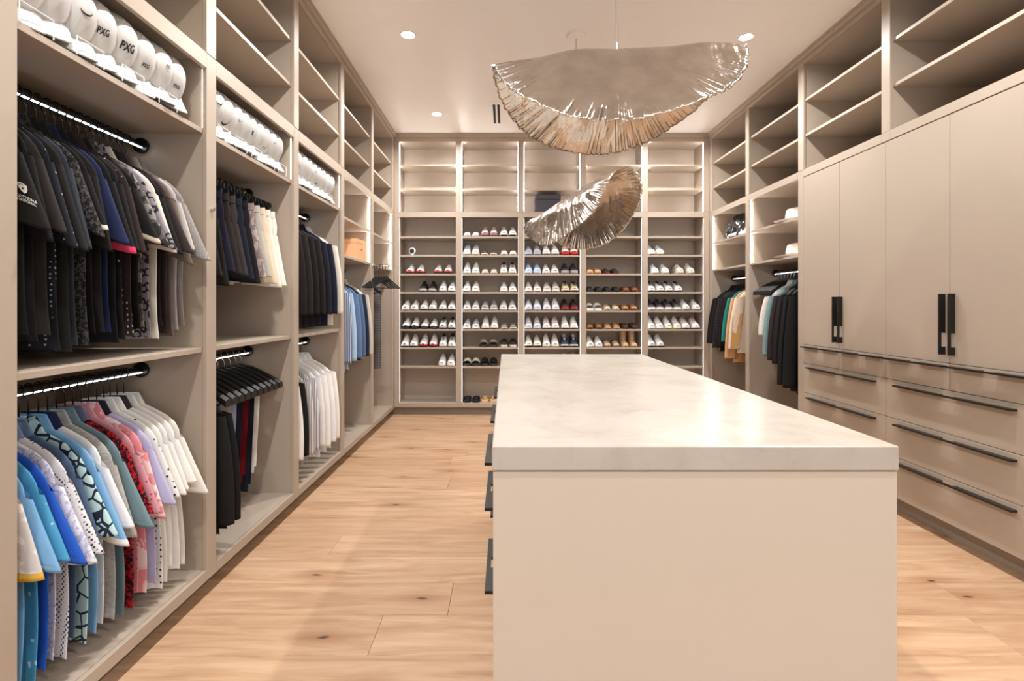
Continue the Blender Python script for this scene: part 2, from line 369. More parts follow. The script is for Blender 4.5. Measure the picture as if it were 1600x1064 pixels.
# ------------------------------------------------------------------ cabinets of the side walls
SHZ = (2.775, 2.508)
MR0, MR1 = 2.193, 2.258
TOP = 3.035
TH = 0.02
class Unit:
    """one bay of cabinetry: d is the distance behind the face, y along the wall"""
    def __init__(s, name, side, y0, y1, label, cat='wardrobe', group=None):
        s.side = side; s.sg = 1 if side == 'L' else -1; s.face = XL if side == 'L' else XR
        s.y0, s.y1 = y0, y1
        s.root = empty(name, (s.face, (y0+y1)/2, 0)); tag(s.root, label, cat, group)
    def part(s, name, d0, d1, y0, y1, z0, z1, mat='cab', parent=None, bev=0.0):
        X0, X1 = -s.sg*d0, -s.sg*d1; yc = (s.y0+s.y1)/2
        mb = MB()
        (mb.bbox(min(X0, X1), max(X0, X1), y0-yc, y1-yc, z0, z1, bev) if bev else mb.box(X0, X1, y0-yc, y1-yc, z0, z1))
        return mb.build(name, M[mat], parent or s.root)
    def shell(s, deck=0.114, zrail=0.07, near_stile=False, midrail=True, zmr=(MR0, MR1)):
        s.in0, s.in1 = s.y0+ST-0.003, s.y1-ST+0.004
        s.part('side_panel', 0.018, DEP, s.in1, s.y1+ST-0.004, zrail, 3.068)
        if near_stile: s.part('side_panel', 0.018, DEP, s.y0-ST, s.y0+ST-0.004, zrail, 3.068)
        s.part('back_panel', DEP-0.012, DEP, s.in0, s.in1, zrail, 3.068)
        s.part('top_panel', 0.0192, DEP-0.012, s.in0, s.in1, TOP, TOP+0.02)
        s.part('bottom_panel', 0.0192, DEP-0.012, s.in0, s.in1, deck-0.02, deck)
        s.part('bottom_rail', 0.0, 0.018, s.y0+ST, s.y1-ST, zrail, deck, bev=0.0012)
        s.part('top_rail', 0.0, 0.018, s.y0+ST, s.y1-ST, TOP, 3.068, bev=0.0012)
        zs = [(zrail, zmr[1]-0.0015), (zmr[1]+0.0005, 3.068)]
        for z0, z1 in zs:
            s.part('stile', 0.0, 0.018, s.y1-ST, s.y1+ST-0.0006, z0, z1, bev=0.0015)
            if near_stile: s.part('stile', 0.0, 0.018, s.y0-ST, s.y0+ST-0.0006, z0, z1, bev=0.0015)
        if midrail:
            s.part('middle_rail', 0.0, 0.018, s.y0+ST, s.y1-ST-0.0005, *zmr, bev=0.0012)
            s.part('shelf', 0.0192, DEP-0.012, s.in0, s.in1, zmr[1]-0.024, zmr[1]-0.004)
        for z in SHZ: s.shelf(z)
    def shelf(s, z, d0=0.0192):
        return s.part('shelf', d0, DEP-0.012, s.in0, s.in1, z-TH, z, bev=0.001)
    def rod(s, z, d, lit=True):
        X = -s.sg*d; yc = (s.y0+s.y1)/2; h = (s.in1-s.in0)/2
        r = MB().tube([(X, -h, z), (X, h, z)], 0.0135, 14).build('hanging_rail', M['black'], s.root, True)
        for e in (-1, 1):
            MB().tube([(X, e*h, z), (X, e*(h-0.012), z)], 0.031, 20).build('rail_flange', M['black'], s.root)
        # light strip on the lower aisle side of the rail
        a = R(-55); nx, nz = cos(a)*s.sg, sin(a); tx, tz = -nz, nx
        w = 0.003
        vs = []
        for yy in (-h+0.013, h-0.013):
            for o1, o2 in ((-w, 0.0125), (w, 0.0125), (w, 0.0148), (-w, 0.0148)):
                vs.append((X+nx*o2+tx*o1, yy, z+nz*o2+tz*o1))
        MB().add(vs, [(0,1,5,4), (1,2,6,5), (2,3,7,6), (3,0,4,7), (0,3,2,1), (4,5,6,7)]).build('light_strip', M['led_rod'], r)
        return X + s.face
    def strips(s, z0, z1, mat='led_cubby'):
        for y0, y1 in ((s.in0, s.in0+0.0028), (s.in1-0.0038, s.in1-0.0004)):
            s.part('light_strip', 0.0182, 0.0196, y0, y1, z0+0.004, z1-0.004, mat)

YL = [1.265, 2.155, 3.027, 3.888, 4.753, 5.625]
lab = ['nearest tall open wardrobe bay on the left, dark shirts above bright polo shirts',
       'second open wardrobe bay from the left, shorts above and black hangers below',
       'third open wardrobe bay on the left, black suits above and white shirts below',
       'fourth left wardrobe bay with the orange box and blue jackets',
       'fifth left wardrobe bay in the far corner with checked trousers']
ROD_D = 0.27
LU = []
for i in range(5):
    u = Unit('wardrobe_bay', 'L', YL[i], YL[i+1], lab[i], 'wardrobe', 'wardrobe bays along the left wall'); LU.append(u)
    u.shell(near_stile=(i == 0))
    if i < 3:
        u.shelf(1.944); u.shelf(1.036)
        u.rod(1.872 if i != 1 else 1.862, ROD_D); u.rod(0.945, ROD_D)
        u.strips(1.944, MR0, 'led_shelf')
    else:
        u.shelf(1.907); u.shelf(1.607)
        u.rod(1.53, ROD_D)
        u.strips(1.907, MR0); u.strips(1.607, 1.887)
    # little chrome lock pins on the stile
    if i == 0:
        yc = (u.y0+u.y1)/2
        MB().tube([(0.0, u.y1-yc, 1.615), (0.012, u.y1-yc, 1.615)], 0.008, 12).build('door_stop', M['chrome'], u.root)

RM = (2.182, 2.236)
YR = [5.63, 4.772, 3.905, 3.030, 2.155]
RU = []
for i, l in enumerate(['far right open wardrobe bay with dark jackets and a black bag',
                       'open wardrobe bay on the right with two pale hats and bare black hangers']):
    u = Unit('wardrobe_bay', 'R', YR[i+1], YR[i], l, 'wardrobe', 'open wardrobe bays along the right wall'); RU.append(u)
    u.shell(zmr=RM)
    u.shelf(1.900); u.shelf(1.605); u.rod(1.51, 0.245)
    u.strips(1.900, RM[0]); u.strips(1.605, 1.88)
    u.part('stile', 0.0, 0.018, u.y0-ST, u.y0+ST-0.0006, 0.07, 3.068, bev=0.0015) if False else None

def pull(u, parent, p0, p1, c, vertical, hole, dproj=0.032, t=0.0045):
    """edge pull: a plate standing off the face with a finger slot; p along the plate, c the fixed coordinate"""
    mb = MB(); sg = u.sg; yc = (u.y0+u.y1)/2
    def bx(d0, d1, a, b):
        if vertical: mb.box(sg*d0, sg*d1, c-t-yc, c+t-yc, a, b)
        else: mb.box(sg*d0, sg*d1, a-yc, b-yc, c-t, c+t)
    h0, h1 = p0+(p1-p0)*hole[0], p0+(p1-p0)*hole[1]
    bx(0.001, dproj, p0, h0); bx(0.001, dproj, h1, p1); bx(dproj*0.66, dproj, h0-0.001, h1+0.001)
    return mb.build('pull_handle', M['black'], parent)

for i, l in enumerate(['closed cabinet beside the open hanging bays, two tall doors over drawers',
                       'closed cabinet at the right edge of the room, tall doors over drawers']):
    y0, y1 = YR[3+i], YR[2+i]
    u = Unit('closed_cabinet', 'R', y0, y1, l, 'cabinet', 'closed cabinets along the right wall'); RU.append(u)
    u.shell(zmr=RM, near_stile=False)
    for ob in [o for o in u.root.children if o.name.startswith(('bottom_rail', 'stile'))]:
        if ob.name.startswith('bottom_rail') or min(v.co.z for v in ob.data.vertices) < 1: bpy.data.objects.remove(ob)
    if i == 1: u.part('rail_joint', 0.0, 0.018, y1-ST, y1+ST-0.0006, RM[0], RM[1], bev=0.0012)
    else: u.part('rail_joint', 0.0, 0.018, y1-ST, y1+ST-0.0006, 0.07, RM[1]-0.0015, bev=0.0012)
    # carcass behind the fronts
    ob = u.part('carcass_front', 0.019, 0.03, u.in0, u.in1, 0.1, RM[0]-0.002)
    ym = (y0+y1)/2; g = 0.0016; y1s = y1; y1 = y1-ST if i == 0 else y1; ym = (y0+y1)/2
    for a, b, hy in ((ym, y1, ym+0.028), (y0, ym, ym-0.028)):
        d = u.part('door', 0.0, 0.0172, a+g, b-g, 0.917+g, 2.176, bev=0.001)
        pull(u, d, 0.96, 1.27, hy, True, (0.13, 0.36))
        w = u.part('drawer', 0.0, 0.0172, a+g, b-g, 0.780+g, 0.917-g, bev=0.001)
        pull(u, w, a+0.015, b-0.015, 0.9, False, (0.42, 0.58))
    for z0, z1 in ((0.557, 0.780), (0.336, 0.557), (0.102, 0.336)):
        w = u.part('drawer', 0.0, 0.0172, y0+g, y1-g, z0+g, z1-g, bev=0.001)
        pull(u, w, ym-0.345, ym+0.345, z1-0.03, False, (0.45, 0.56))

# near ends of both cabinet runs: plain tall end panels
tag(MB().bbox(XL-DEP, XL, 0.80, YL[0]-ST-0.001, 0.0, 3.068, 0.0015).build('end_panel', M['cab']), 'plain taupe end panel at the left edge of the picture', 'panel')
tag(MB().bbox(XR, XR+DEP, 1.30, YR[4]-0.002, 0.0, 3.068, 0.0015).build('end_panel', M['cab']), 'plain taupe end panel closing the right cabinet run', 'panel')

# ------------------------------------------------------------------ shoe shelving on the back wall
BX = [-1.215, -0.524, 0.164, 0.852, 1.534, 2.217]
BZ = [1.979, 1.773, 1.564, 1.362, 1.157, 0.949, 0.748, 0.536, 0.131]
BMR = (2.187, 2.245)
BU = []
nm = ['leftmost', 'second from left', 'middle', 'fourth from left', 'rightmost']
for i in range(5):
    x0, x1 = BX[i], BX[i+1]; xc = (x0+x1)/2
    root = empty('shoe_shelf_unit', (xc, YB, 0)); BU.append(root)
    tag(root, '%s tall shoe shelf unit on the back wall' % nm[i], 'shelf unit', 'shoe shelf units on the back wall')
    h = 0.033
    def P(name, a, b, d0, d1, z0, z1, mat='cab', bev=0.0, parent=None):
        mb = MB(); (mb.bbox(a-xc, b-xc, d0, d1, z0, z1, bev) if bev else mb.box(a-xc, b-xc, d0, d1, z0, z1))
        return mb.build(name, M[mat], parent or root)
    i0, i1 = (x0+h-0.003 if i else x0+h-0.004), x1-h+0.004
    P('side_panel', i1, (x1+h-0.004 if i < 4 else XR-0.004), 0.018, DEPB, 0.086, 3.068)
    if i == 0: P('side_panel', XL+0.004, i0, 0.018, DEPB, 0.086, 3.068)
    P('back_panel', i0, i1, DEPB-0.01, DEPB, 0.086, 3.068)
    P('top_panel', i0, i1, 0.0192, DEPB-0.01, 3.025, 3.045)
    P('top_rail', x0+h, x1-h, 0, 0.018, 3.025, 3.068, bev=0.001)
    P('bottom_rail', x0+h, x1-h, 0, 0.018, 0.086, 0.131, bev=0.001)
    P('bottom_panel', i0, i1, 0.0192, DEPB-0.01, 0.111, 0.131)
    P('middle_rail', x0+h, x1-h, 0, 0.018, *BMR, bev=0.001)
    P('shelf', i0, i1, 0.0192, DEPB-0.01, BMR[1]-0.022, BMR[1]-0.002)
    for z0, z1 in ((0.086, BMR[1]-0.0005), (BMR[1]+0.0005, 3.068)):
        P('stile', x1-h, min(x1+h, XR-0.002)-0.0004, 0, 0.018, z0, z1, bev=0.0012)
        if i == 0: P('stile', XL+0.002, x0+h, 0, 0.018, z0, z1, bev=0.0012)
    for z in SHZ: P('shelf', i0, i1, 0.0192, DEPB-0.01, z-TH, z, bev=0.001)
    for z in BZ[:-1]: P('shelf', i0, i1, 0.0192, DEPB-0.01, z-TH, z, bev=0.001)
    for a, b in ((i0+0.0005, i0+0.0042), (i1-0.0042, i1-0.0005)):
        P('light_strip', a, b, 0.0185, 0.0235, 0.14, BMR[0]-0.01, 'led_line')
        P('light_strip', a, b, 0.0182, 0.0196, BMR[1]+0.01, 3.015, 'led_upper')

# ------------------------------------------------------------------ island
IX0, IX1, IY0, IY1 = -0.028, 0.772, 1.005, 2.914
ITOP = 0.934
root = empty('kitchen_island', ((IX0+IX1)/2, (IY0+IY1)/2, 0)); root.name = 'closet_island'
tag(root, 'large central island cabinet with black drawer pulls under the stone top', 'island')
ic = Vector(root.location)
def IP(name, x0, x1, y0, y1, z0, z1, mat='island', bev=0.0, parent=None):
    mb = MB(); a = (x0-ic.x, x1-ic.x, y0-ic.y, y1-ic.y, z0, z1)
    (mb.bbox(*a, bev) if bev else mb.box(*a)); return mb.build(name, M[mat], parent or root)
IP('front_panel', IX0+0.002, IX1-0.002, IY0+0.003, IY0+0.022, 0.0, 0.8825, bev=0.001)
IP('carcass', IX0+0.024, IX1-0.024, IY0+0.022, IY1-0.022, 0.09, 0.878)
IP('back_panel', IX0+0.002, IX1-0.002, IY1-0.022, IY1-0.003, 0.0, 0.878, bev=0.001)
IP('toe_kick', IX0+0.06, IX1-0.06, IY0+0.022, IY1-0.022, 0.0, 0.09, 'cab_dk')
ys = [IY0+0.022, 1.235, 1.712, 2.19, 2.667, IY1-0.022]
for k in range(5):
    for sd in (0, 1):
        xa, xb = (IX0+0.003, IX0+0.022) if sd == 0 else (IX1-0.022, IX1-0.003)
        if k in (0, 4):
            IP('filler_panel', xa, xb, ys[k]+0.001, ys[k+1]-0.001, 0.09, 0.876, bev=0.001); continue
        for z0, z1, zp in ((0.735, 0.876, 0.800), (0.51, 0.735, 0.683), (0.09, 0.51, 0.468)):
            d = IP('drawer', xa, xb, ys[k]+0.0016, ys[k+1]-0.0016, z0+0.0016, z1-0.0016, bev=0.001)
            yc = (ys[k]+ys[k+1])/2; s0 = -1 if sd == 0 else 1; xf = xa if sd == 0 else xb
            mb = MB(); pr = 0.031
            for a, b, e0, e1 in ((yc-0.15, yc-0.03, 0, pr), (yc+0.03, yc+0.15, 0, pr), (yc-0.031, yc+0.031, pr*0.6, pr)):
                mb.box(xf+s0*e0-ic.x, xf+s0*e1-ic.x, a-ic.y, b-ic.y, zp-0.004, zp+0.004)
            mb.build('pull_handle', M['black'], d)
tag(MB().bbox(IX0, IX1, IY0, IY1, 0.8855, ITOP, 0.0022).build('countertop', M['stone']), 'thick pale limestone countertop lying on the island', 'countertop')
IP('shadow_gap', IX0+0.008, IX1-0.008, IY0+0.0225, IY1-0.0225, 0.878, 0.8855, 'seam')
IP('shadow_gap', IX0+0.004, IX1-0.004, IY0+0.005, IY0+0.0222, 0.8825, 0.8855, 'cab_dk')

# ------------------------------------------------------------------ ceiling fittings
def downlight(x, y, label):
    r = empty('recessed_downlight', (x, y, ZC)); tag(r, label, 'ceiling light', 'recessed ceiling downlights')
    n = 32
    prof = [(0.0465, -0.0005), (0.056, -0.0005), (0.056, -0.004), (0.0465, -0.004)]
    MB().grid([[(a*cos(2*pi*k/n), a*sin(2*pi*k/n), z) for k in range(n)] for a, z in prof+prof[:1]], True).build('trim_ring', M['ceil'], r)
    MB().lathe([(0.0465, -0.0006), (0.0465, -0.0026)], 32).build('lens', M['lens'], r)
    ld = bpy.data.lights.new('downlight', 'AREA'); ld.shape = 'DISK'; ld.size = 0.09; ld.energy = DOWN_W; ld.spread = R(160); ld.color = (1.0, 0.98, 0.96)
    lo = bpy.data.objects.new('downlight_beam', ld); COL.objects.link(lo); lo.location = (0, 0, -0.006); lo.parent = r
DL = [(-0.69, 5.09, 'round recessed downlight beside the ceiling air vent'), (-0.69, 3.60, 'round recessed downlight above the left aisle, larger of the two'),
      (1.70, 3.63, 'round recessed downlight at the tip of the large pendant'), (1.70, 5.09, 'round recessed downlight hidden behind the large pendant')]
DL += [(x, y, '%s recessed downlight %s' % (sd, pl)) for y, pl in ((2.12, 'above the near half of the island'), (0.62, 'in front of the island, over the camera'), (-0.9, 'behind the camera')) for x, sd in ((-0.69, 'left'), (1.70, 'right'))]
for d in DL: downlight(*d)

r = empty('air_vent', (-0.095, 5.09, ZC)); tag(r, 'small white ceiling air vent with two dark slots', 'air vent')
MB().bbox(-0.06, 0.06, -0.31, 0.31, -0.004, -0.0005, 0.001).build('frame', M['ceil'], r)
for sx in (-0.0215, 0.0215):
    MB().box(sx-0.012, sx+0.012, -0.25, 0.25, -0.0052, -0.0042).build('slot', M['seam'], r)

# ------------------------------------------------------------------ pendants: folded round sheets of silver leaf
def pendant_sheet(Rr, r0, phi, seed, bow=0.03, nr=36, na=800, flare=0.25, rag=0.014, taper=0.0, amp=0.0075, coff=0.0):
    rn = random.Random(seed)
    ph = [rn.uniform(0, 6.28) for _ in range(8)]
    rings = []
    for i in range(nr+1):
        rho = (i/nr)**0.8
        ring = []
        for k in range(na):
            a = 2*pi*k/na
            edge = 1 + rag*0.5*(sin(a*41+ph[0]+1.5*sin(7*a))*0.6+sin(a*87+ph[1]+2*sin(11*a))*0.6) + 0.012*sin(3*a+ph[2])
            rr = Rr*rho*(1+(edge-1)*rho**6)
            p, q = rr*cos(a), rr*sin(a)+coff
            rl = r0*(1 + taper*p/Rr)
            aq = abs(q); lim = rl*phi; sgq = 1 if q >= 0 else -1
            if aq < lim:
                t = aq/rl; y = rl*sin(t); z = rl*cos(t)-rl; ny, nz = sin(t), cos(t)
            else:
                t = phi; e = aq-lim
                fl = flare*e/Rr
                y = rl*sin(phi)+e*cos(phi+fl*-0.5); z = rl*cos(phi)-rl-e*sin(phi-fl*0.5); ny, nz = sin(phi), cos(phi)
            z += -bow*(p/Rr)**2 + bow*0.3
            # crinkles running in from the rim
            ln = 0.27+0.13*sin(a*23+ph[5])*sin(a*7+ph[3])+0.07*sin(a*61+ph[0])
            d = max(0, (rho-1+ln)/ln)
            w = d**1.2*(sin(a*118+ph[3]+3.0*sin(a*9+ph[4])+1.2*rho)*0.6+sin(a*67+ph[5]+2*sin(5*a))*0.45+0.6*sin(a*181+2.5*sin(a*13)+ph[6]))
            w *= (0.75+0.5*sin(a*6+ph[6]))
            big = 0.014*rho*sin(4*a+ph[7])*rho + 0.008*sin(p*9+ph[1])*sin(q*8+ph[2]) + 0.004*sin(p*17+2*q+ph[0])*sin(q*13-p*4+ph[4])
            o = amp*w + big
            ring.append((p, sgq*(y + ny*o), z + nz*o))
        rings.append(ring)
    return MB().grid(rings, True).mesh('shade', True)

def pendant(label, loc, Rr, r0, phi, seed, rz, rx, ry, drop, order='XYZ', **kw):
    r = empty('pendant_lamp', loc); tag(r, label, 'pendant lamp', 'folded metal pendants')
    me = pendant_sheet(Rr, r0, phi, seed, **kw)
    o = link('shade', me, M['leaf'], r); o.rotation_euler = (rx, ry, rz)
    sm = o.modifiers.new('thickness', 'SOLIDIFY'); sm.thickness = 0.002
    top = ZC-loc[2]
    for dx in (-0.006, 0.006):
        MB().tube([(dx, 0, 0.012), (dx*0.5, 0, top-0.02)], 0.0016, 6).build('cable', M['chrome'], r)
    MB().tube([(0, 0, 0.0), (0, 0, 0.035)], [0.006, 0.005], 10).build('cable_clamp', M['chrome'], r)
    MB().lathe([(0.062, top-0.026), (0.066, top-0.022), (0.066, top-0.0006)], 28).build('ceiling_canopy', M['ceil'], r)
    return r
pendant('large folded silver leaf pendant hanging nearest above the island', (0.49, 2.28, 2.345), 0.56, 0.10, R(52), 3, 0, R(10), R(-5), 0, bow=0.02, coff=0.03)
pendant('smaller curled silver leaf pendant hanging further back and lower', (0.49, 3.60, 1.975), 0.455, 0.19, R(80), 8, R(-48), R(0), R(-17), 0, bow=0.03, taper=0.15)
# ------------------------------------------------------------------ hangers
def hanger_mesh(kind):
    mb = MB()
    if kind == 'slim':
        n = 13; rings = []
        for i in range(n):
            t = -1+2*i/(n-1); x = 0.135*t; a = abs(t)
            z = -0.104 - 0.094*a**1.05
            w, h = 0.0055-0.0025*a, 0.008+0.012*max(0, 1-a*3)
            rings.append([(x, -w, z-h), (x, w, z-h), (x, w, z+h*0.7), (x, 0, z+h), (x, -w, z+h*0.7)])
        mb.grid(rings, True, True, True)
        mb.tube([(-0.125, 0, -0.2), (0.125, 0, -0.2)], 0.003, 6)
    elif kind == 'wide':
        n = 15; rings = []
        for i in range(n):
            t = -1+2*i/(n-1); x = 0.222*t; a = abs(t)
            z = -0.075 - 0.11*a**1.35; w = 0.008+0.018*a**2; h = 0.012+0.007*a
            rings.append([(x, -w, z-h), (x, w, z-h), (x, w*0.9, z+h*0.5), (x, 0, z+h), (x, -w*0.9, z+h*0.5)])
        mb.grid(rings, True, True, True)
        mb.tube([(-0.185, 0, -0.185), (-0.17, 0, -0.2), (0.17, 0, -0.2), (0.185, 0, -0.185)], 0.0055, 8)
    else:
        mb.bbox(-0.165, 0.165, -0.005, 0.005, -0.092, -0.066, 0.002)
        for x in (-0.14, 0.14):
            mb.bbox(x-0.014, x+0.014, -0.008, 0.008, -0.124, -0.06, 0.003)
    return mb.mesh('hanger_' + kind, False)
def hook_mesh():
    pts = []
    for k in range(12):
        a = R(-60)+R(250)*k/11
        pts.append((0.0185*cos(a), 0, 0.0185*sin(a)))
    pts += [(-0.012, 0, -0.022), (0, 0, -0.034), (0, 0, -0.08)]
    return MB().tube(pts, 0.0022, 6).mesh('hook', True)
HM = {k: hanger_mesh(k) for k in ('slim', 'wide', 'clip')}; HK = hook_mesh()
def hanger(kind, loc, rz, label, group, mat='hanger'):
    o = link('clothes_hanger', HM[kind], M[mat]); o.location = loc; o.rotation_euler = (0, 0, rz)
    tag(o, label, 'hanger', group)
    link('hook', HK, M['chrome' if kind != 'slim' else 'black'], o)
    return o

# ------------------------------------------------------------------ garments; local origin is the rail centre, x across the shoulders, z down
def sgnpow(c, p): return math.copysign(abs(c)**p, c)
class Garment:
    def __init__(s, name, loc, rz, label, cat, group, seed):
        s.o = empty(name, loc, rz); tag(s.o, label, cat, group); s.r = random.Random(seed)
        q = random.Random(seed//50); y = loc[1]
        s.ph = [q.uniform(0, 6.28) + y*q.uniform(-2.5, 2.5) for _ in range(10)]; s.kx = q.uniform(22, 32)
    def body(s, mat, zs, ws, ts, fold=0.008, kx=26, nseg=30, hemwave=0.006, name='body', x0=0, nz=22, slit=0):
        P = []
        zt, zb = zs[0], zs[-1]
        for i in range(nz):
            z = zt+(zb-zt)*(i/(nz-1))**1.05
            w = lerp(-z, [-q for q in zs], ws); t = lerp(-z, [-q for q in zs], ts)
            u = (zt-z)/(zt-zb); A = fold*min(1, max(0, (u-0.12)*2.0))
            ring = []
            for k in range(nseg):
                a = 2*pi*k/nseg
                cx, cy = sgnpow(cos(a), 0.8), sgnpow(sin(a), 0.75)
                x = w*cx
                y = t*cy*(1-0.35*abs(cx)**3) + A*sin(kx*x+s.ph[0]+1.5*u*sin(s.ph[1])) + A*0.6*sin(kx*1.9*x+s.ph[2]-u)
                zz = z - (hemwave*sin(9*x+s.ph[3]) + slit*abs(cx))*max(0, u-0.8)*5*(1 if cy >= 0 else 0.6)
                ring.append((x0+x*(1+0.03*sin(7*u+s.ph[4]))+0.012*u*sin(s.ph[5]), y+0.02*u*u*sin(s.ph[6]), zz))
            P.append(ring)
        return MB().grid(P, True, False, False).build(name, mat, s.o, True)
    def sleeve(s, mat, side, p0, p1, a0, a1, b0, b1, e0, e1, n=9, m=18, bend=0.0, name='sleeve', fold=0.004, hem=None, hemmat=None):
        """flattened tube from p0 to p1 (x,z); a: half width in plane, b: half thickness; e: tilt of the section, degrees"""
        def at(l, th, off=0.0):
            cx = p0[0]+(p1[0]-p0[0])*l + bend*sin(pi*l); cz = p0[1]+(p1[1]-p0[1])*l
            a = a0+(a1-a0)*l; b = b0+(b1-b0)*l; e = R(e0+(e1-e0)*l)
            ox = a*sgnpow(cos(th), 0.85); oy = (b+off)*sgnpow(sin(th), 0.8)
            y = oy + fold*l*sin(40*ox+s.ph[7]) + 0.010*l*sin(s.ph[8])
            return (side*(cx+ox*cos(e)), y, cz-ox*sin(e)+0.3*fold*sin(30*l*0.2+s.ph[9]+3*th))
        s.sl = at
        L = 1.0 if hem is None else 1.0-hem
        P = [[at(L*i/(n-1), 2*pi*k/m) for k in range(m)] for i in range(n)]
        o = MB().grid(P, True, False, False).build(name, mat, s.o, True)
        if hem:
            P = [[at(1-hem+hem*i/2, 2*pi*k/m, 0.0012) for k in range(m)] for i in range(3)]
            P.append([tuple(Vector(p)*0.94+Vector(P[-1][0]).lerp(Vector(P[-1][m//2]), 0.5)*0.06) for p in P[-1]])
            MB().grid(P, True).build('cuff', hemmat or mat, s.o, True)
        return o
    def collar(s, mat, w=0.068, zb=-0.128, zt=-0.082, t=0.0095, spread=0.02):
        P = []
        m = 20
        for z, dw, dt in ((zb, 0.0, 0.0), (zt, -0.012, -0.001), (zt+0.004, -0.009, 0.001), (zb-0.004, spread, 0.0045), (zb-0.012, spread+0.004, 0.005)):
            P.append([((w+dw)*cos(2*pi*k/m), (t+dt)*sin(2*pi*k/m), z-0.014*max(0, -sin(2*pi*k/m))) for k in range(m)])
        return MB().grid(P, True).build('collar', mat, s.o, True)
    def mark(s, name, mat, polys, l0, m0, sc, sgn=-1, off=0.0035):
        """flat emblem (list of polygons in 2D) laid on the sleeve surface"""
        mb = MB()
        for poly in polys:
            vs = []
            for (px, py) in poly:
                l = l0-py*sc/0.21; mm = max(-0.97, min(0.97, m0+px*sc/0.06))
                th = math.acos(mm); p = s.sl(min(1, max(0, l)), sgn*th, off)
                vs.append(p)
            mb.add(vs, [tuple(range(len(vs)))])
        return mb.build(name, mat, s.o)

def text_polys(txt, shear=0.0, bold=0.0):
    """triangles of a line of text, centred, cap height about 0.7"""
    cu = bpy.data.curves.new('lettering', 'FONT'); cu.body = txt; cu.align_x = 'CENTER'; cu.size = 1.0; cu.shear = shear; cu.offset = bold; cu.resolution_u = 2
    ob = bpy.data.objects.new('lettering', cu); COL.objects.link(ob)
    dg = bpy.context.evaluated_depsgraph_get(); me = bpy.data.meshes.new_from_object(ob.evaluated_get(dg))
    out = [[(me.vertices[i].co.x, me.vertices[i].co.y) for i in p.vertices] for p in me.polygons]
    bpy.data.objects.remove(ob); bpy.data.curves.remove(cu); bpy.data.meshes.remove(me)
    return out
def shift(polys, dx, dy, k=1.0): return [[(x*k+dx, y*k+dy) for x, y in p] for p in polys]

SHIRT_Z = [-0.112, -0.135, -0.165, -0.205, -0.245, -0.30, -0.42, -0.60, -0.83]
SHIRT_W = [0.055, 0.105, 0.160, 0.205, 0.226, 0.222, 0.215, 0.218, 0.225]
SHIRT_T = [0.0085, 0.010, 0.011, 0.0115, 0.0115, 0.011, 0.0105, 0.0105, 0.011]
def shirt(loc, rz, mat, label, group, seed, long=False, collar=True, cmat=None, hem=None, hemmat=None, length=0.83, smat=None, hang='slim', name='polo_shirt'):
    g = Garment(name, loc, rz, label, 'shirt', group, seed)
    k = length/0.83*g.r.uniform(0.93, 1.005); wx = g.r.uniform(0.94, 1.04)
    zs = [z if i < 5 else -0.245+(z+0.245)*(k*0.83-0.245)/(0.83-0.245) for i, z in enumerate(SHIRT_Z)]
    g.body(mat, zs, [q if j < 4 else q*wx-0.0*j for j, q in enumerate(SHIRT_W)], SHIRT_T, fold=0.010, kx=g.kx, slit=0.010)
    for sd in (-1, 1):
        if long:
            g.sleeve(smat or mat, sd, (0.205, -0.215), (0.235+g.r.uniform(-.01, .01), -0.76*k), 0.05, 0.048, 0.012, 0.016, 8, 2, n=12, bend=0.012, fold=0.006, hem=0.09, hemmat=hemmat)
        else:
            g.sleeve(smat or mat, sd, (0.192, -0.228), (0.243+g.r.uniform(-.02, .02), -0.452+g.r.uniform(-.035, .03)), 0.05, 0.066*g.r.uniform(0.88, 1.12), 0.0095, 0.0115, 38, g.r.uniform(4, 24), hem=hem or 0.1, hemmat=hemmat)
    if collar: g.collar(cmat or mat)
    return g
def jacket(loc, rz, mat, label, group, seed, length=0.80, thick=1.5, lining=None, name='jacket', sleeve_end=-0.70, collar=True, sx=0.25):
    g = Garment(name, loc, rz, label, 'jacket', group, seed)
    zs = [z if i < 5 else -0.245+(z+0.245)*(length-0.245)/(0.83-0.245) for i, z in enumerate(SHIRT_Z)]
    g.body(mat, zs, [w*1.02 for w in SHIRT_W], [t*thick*1.5 for t in SHIRT_T], fold=0.009, kx=24, slit=0.006)
    for sd in (-1, 1):
        g.sleeve(mat, sd, (0.205, -0.215), (sx, sleeve_end), 0.062, 0.055, 0.014*thick*0.85, 0.012+0.005*thick, 10, 2, n=12, bend=0.014, fold=0.005, hem=0.07)
    if collar: g.collar(mat, 0.075, -0.13, -0.085, 0.012*thick**0.5, 0.018)
    # lapel edges down the front
    mb = MB()
    for sd in (-1, 1):
        mb.add([(sd*0.008, -0.0185*thick, -0.36), (sd*0.05, -0.0165*thick, -0.13), (sd*0.085, -0.019*thick, -0.21), (sd*0.02, -0.0205*thick, -0.40)], [(0, 1, 2, 3)])
    mb.build('lapel', mat, g.o)
    return g
def shorts(loc, rz, mat, label, group, seed, length=0.42, w0=0.185, w1=0.25, name='shorts', cat='shorts', ztop=-0.115):
    g = Garment(name, loc, rz, label, cat, group, seed); zb = ztop-length
    g.body(mat, [ztop-0.03, ztop-0.2, ztop-0.23], [w0, w0+0.022, w0+0.024], [0.012, 0.017, 0.017], fold=0.003, kx=20, nz=8, name='seat')
    MB().grid([[( (w0+0.001)*sgnpow(cos(2*pi*k/24), .7), 0.0135*sgnpow(sin(2*pi*k/24), .7), z) for k in range(24)] for z in (ztop, ztop-0.035)], True).build('waistband', mat, g.o, True)
    for sd in (-1, 1):
        c0, c1 = w0*0.52, w1*0.54
        g.sleeve(mat, sd, (c0, ztop-0.14), (c1, zb), w0*0.56, w1*0.46, 0.014, 0.018, 0, 5, n=10, m=22, name='leg', fold=0.005, hem=0.07)
    return g
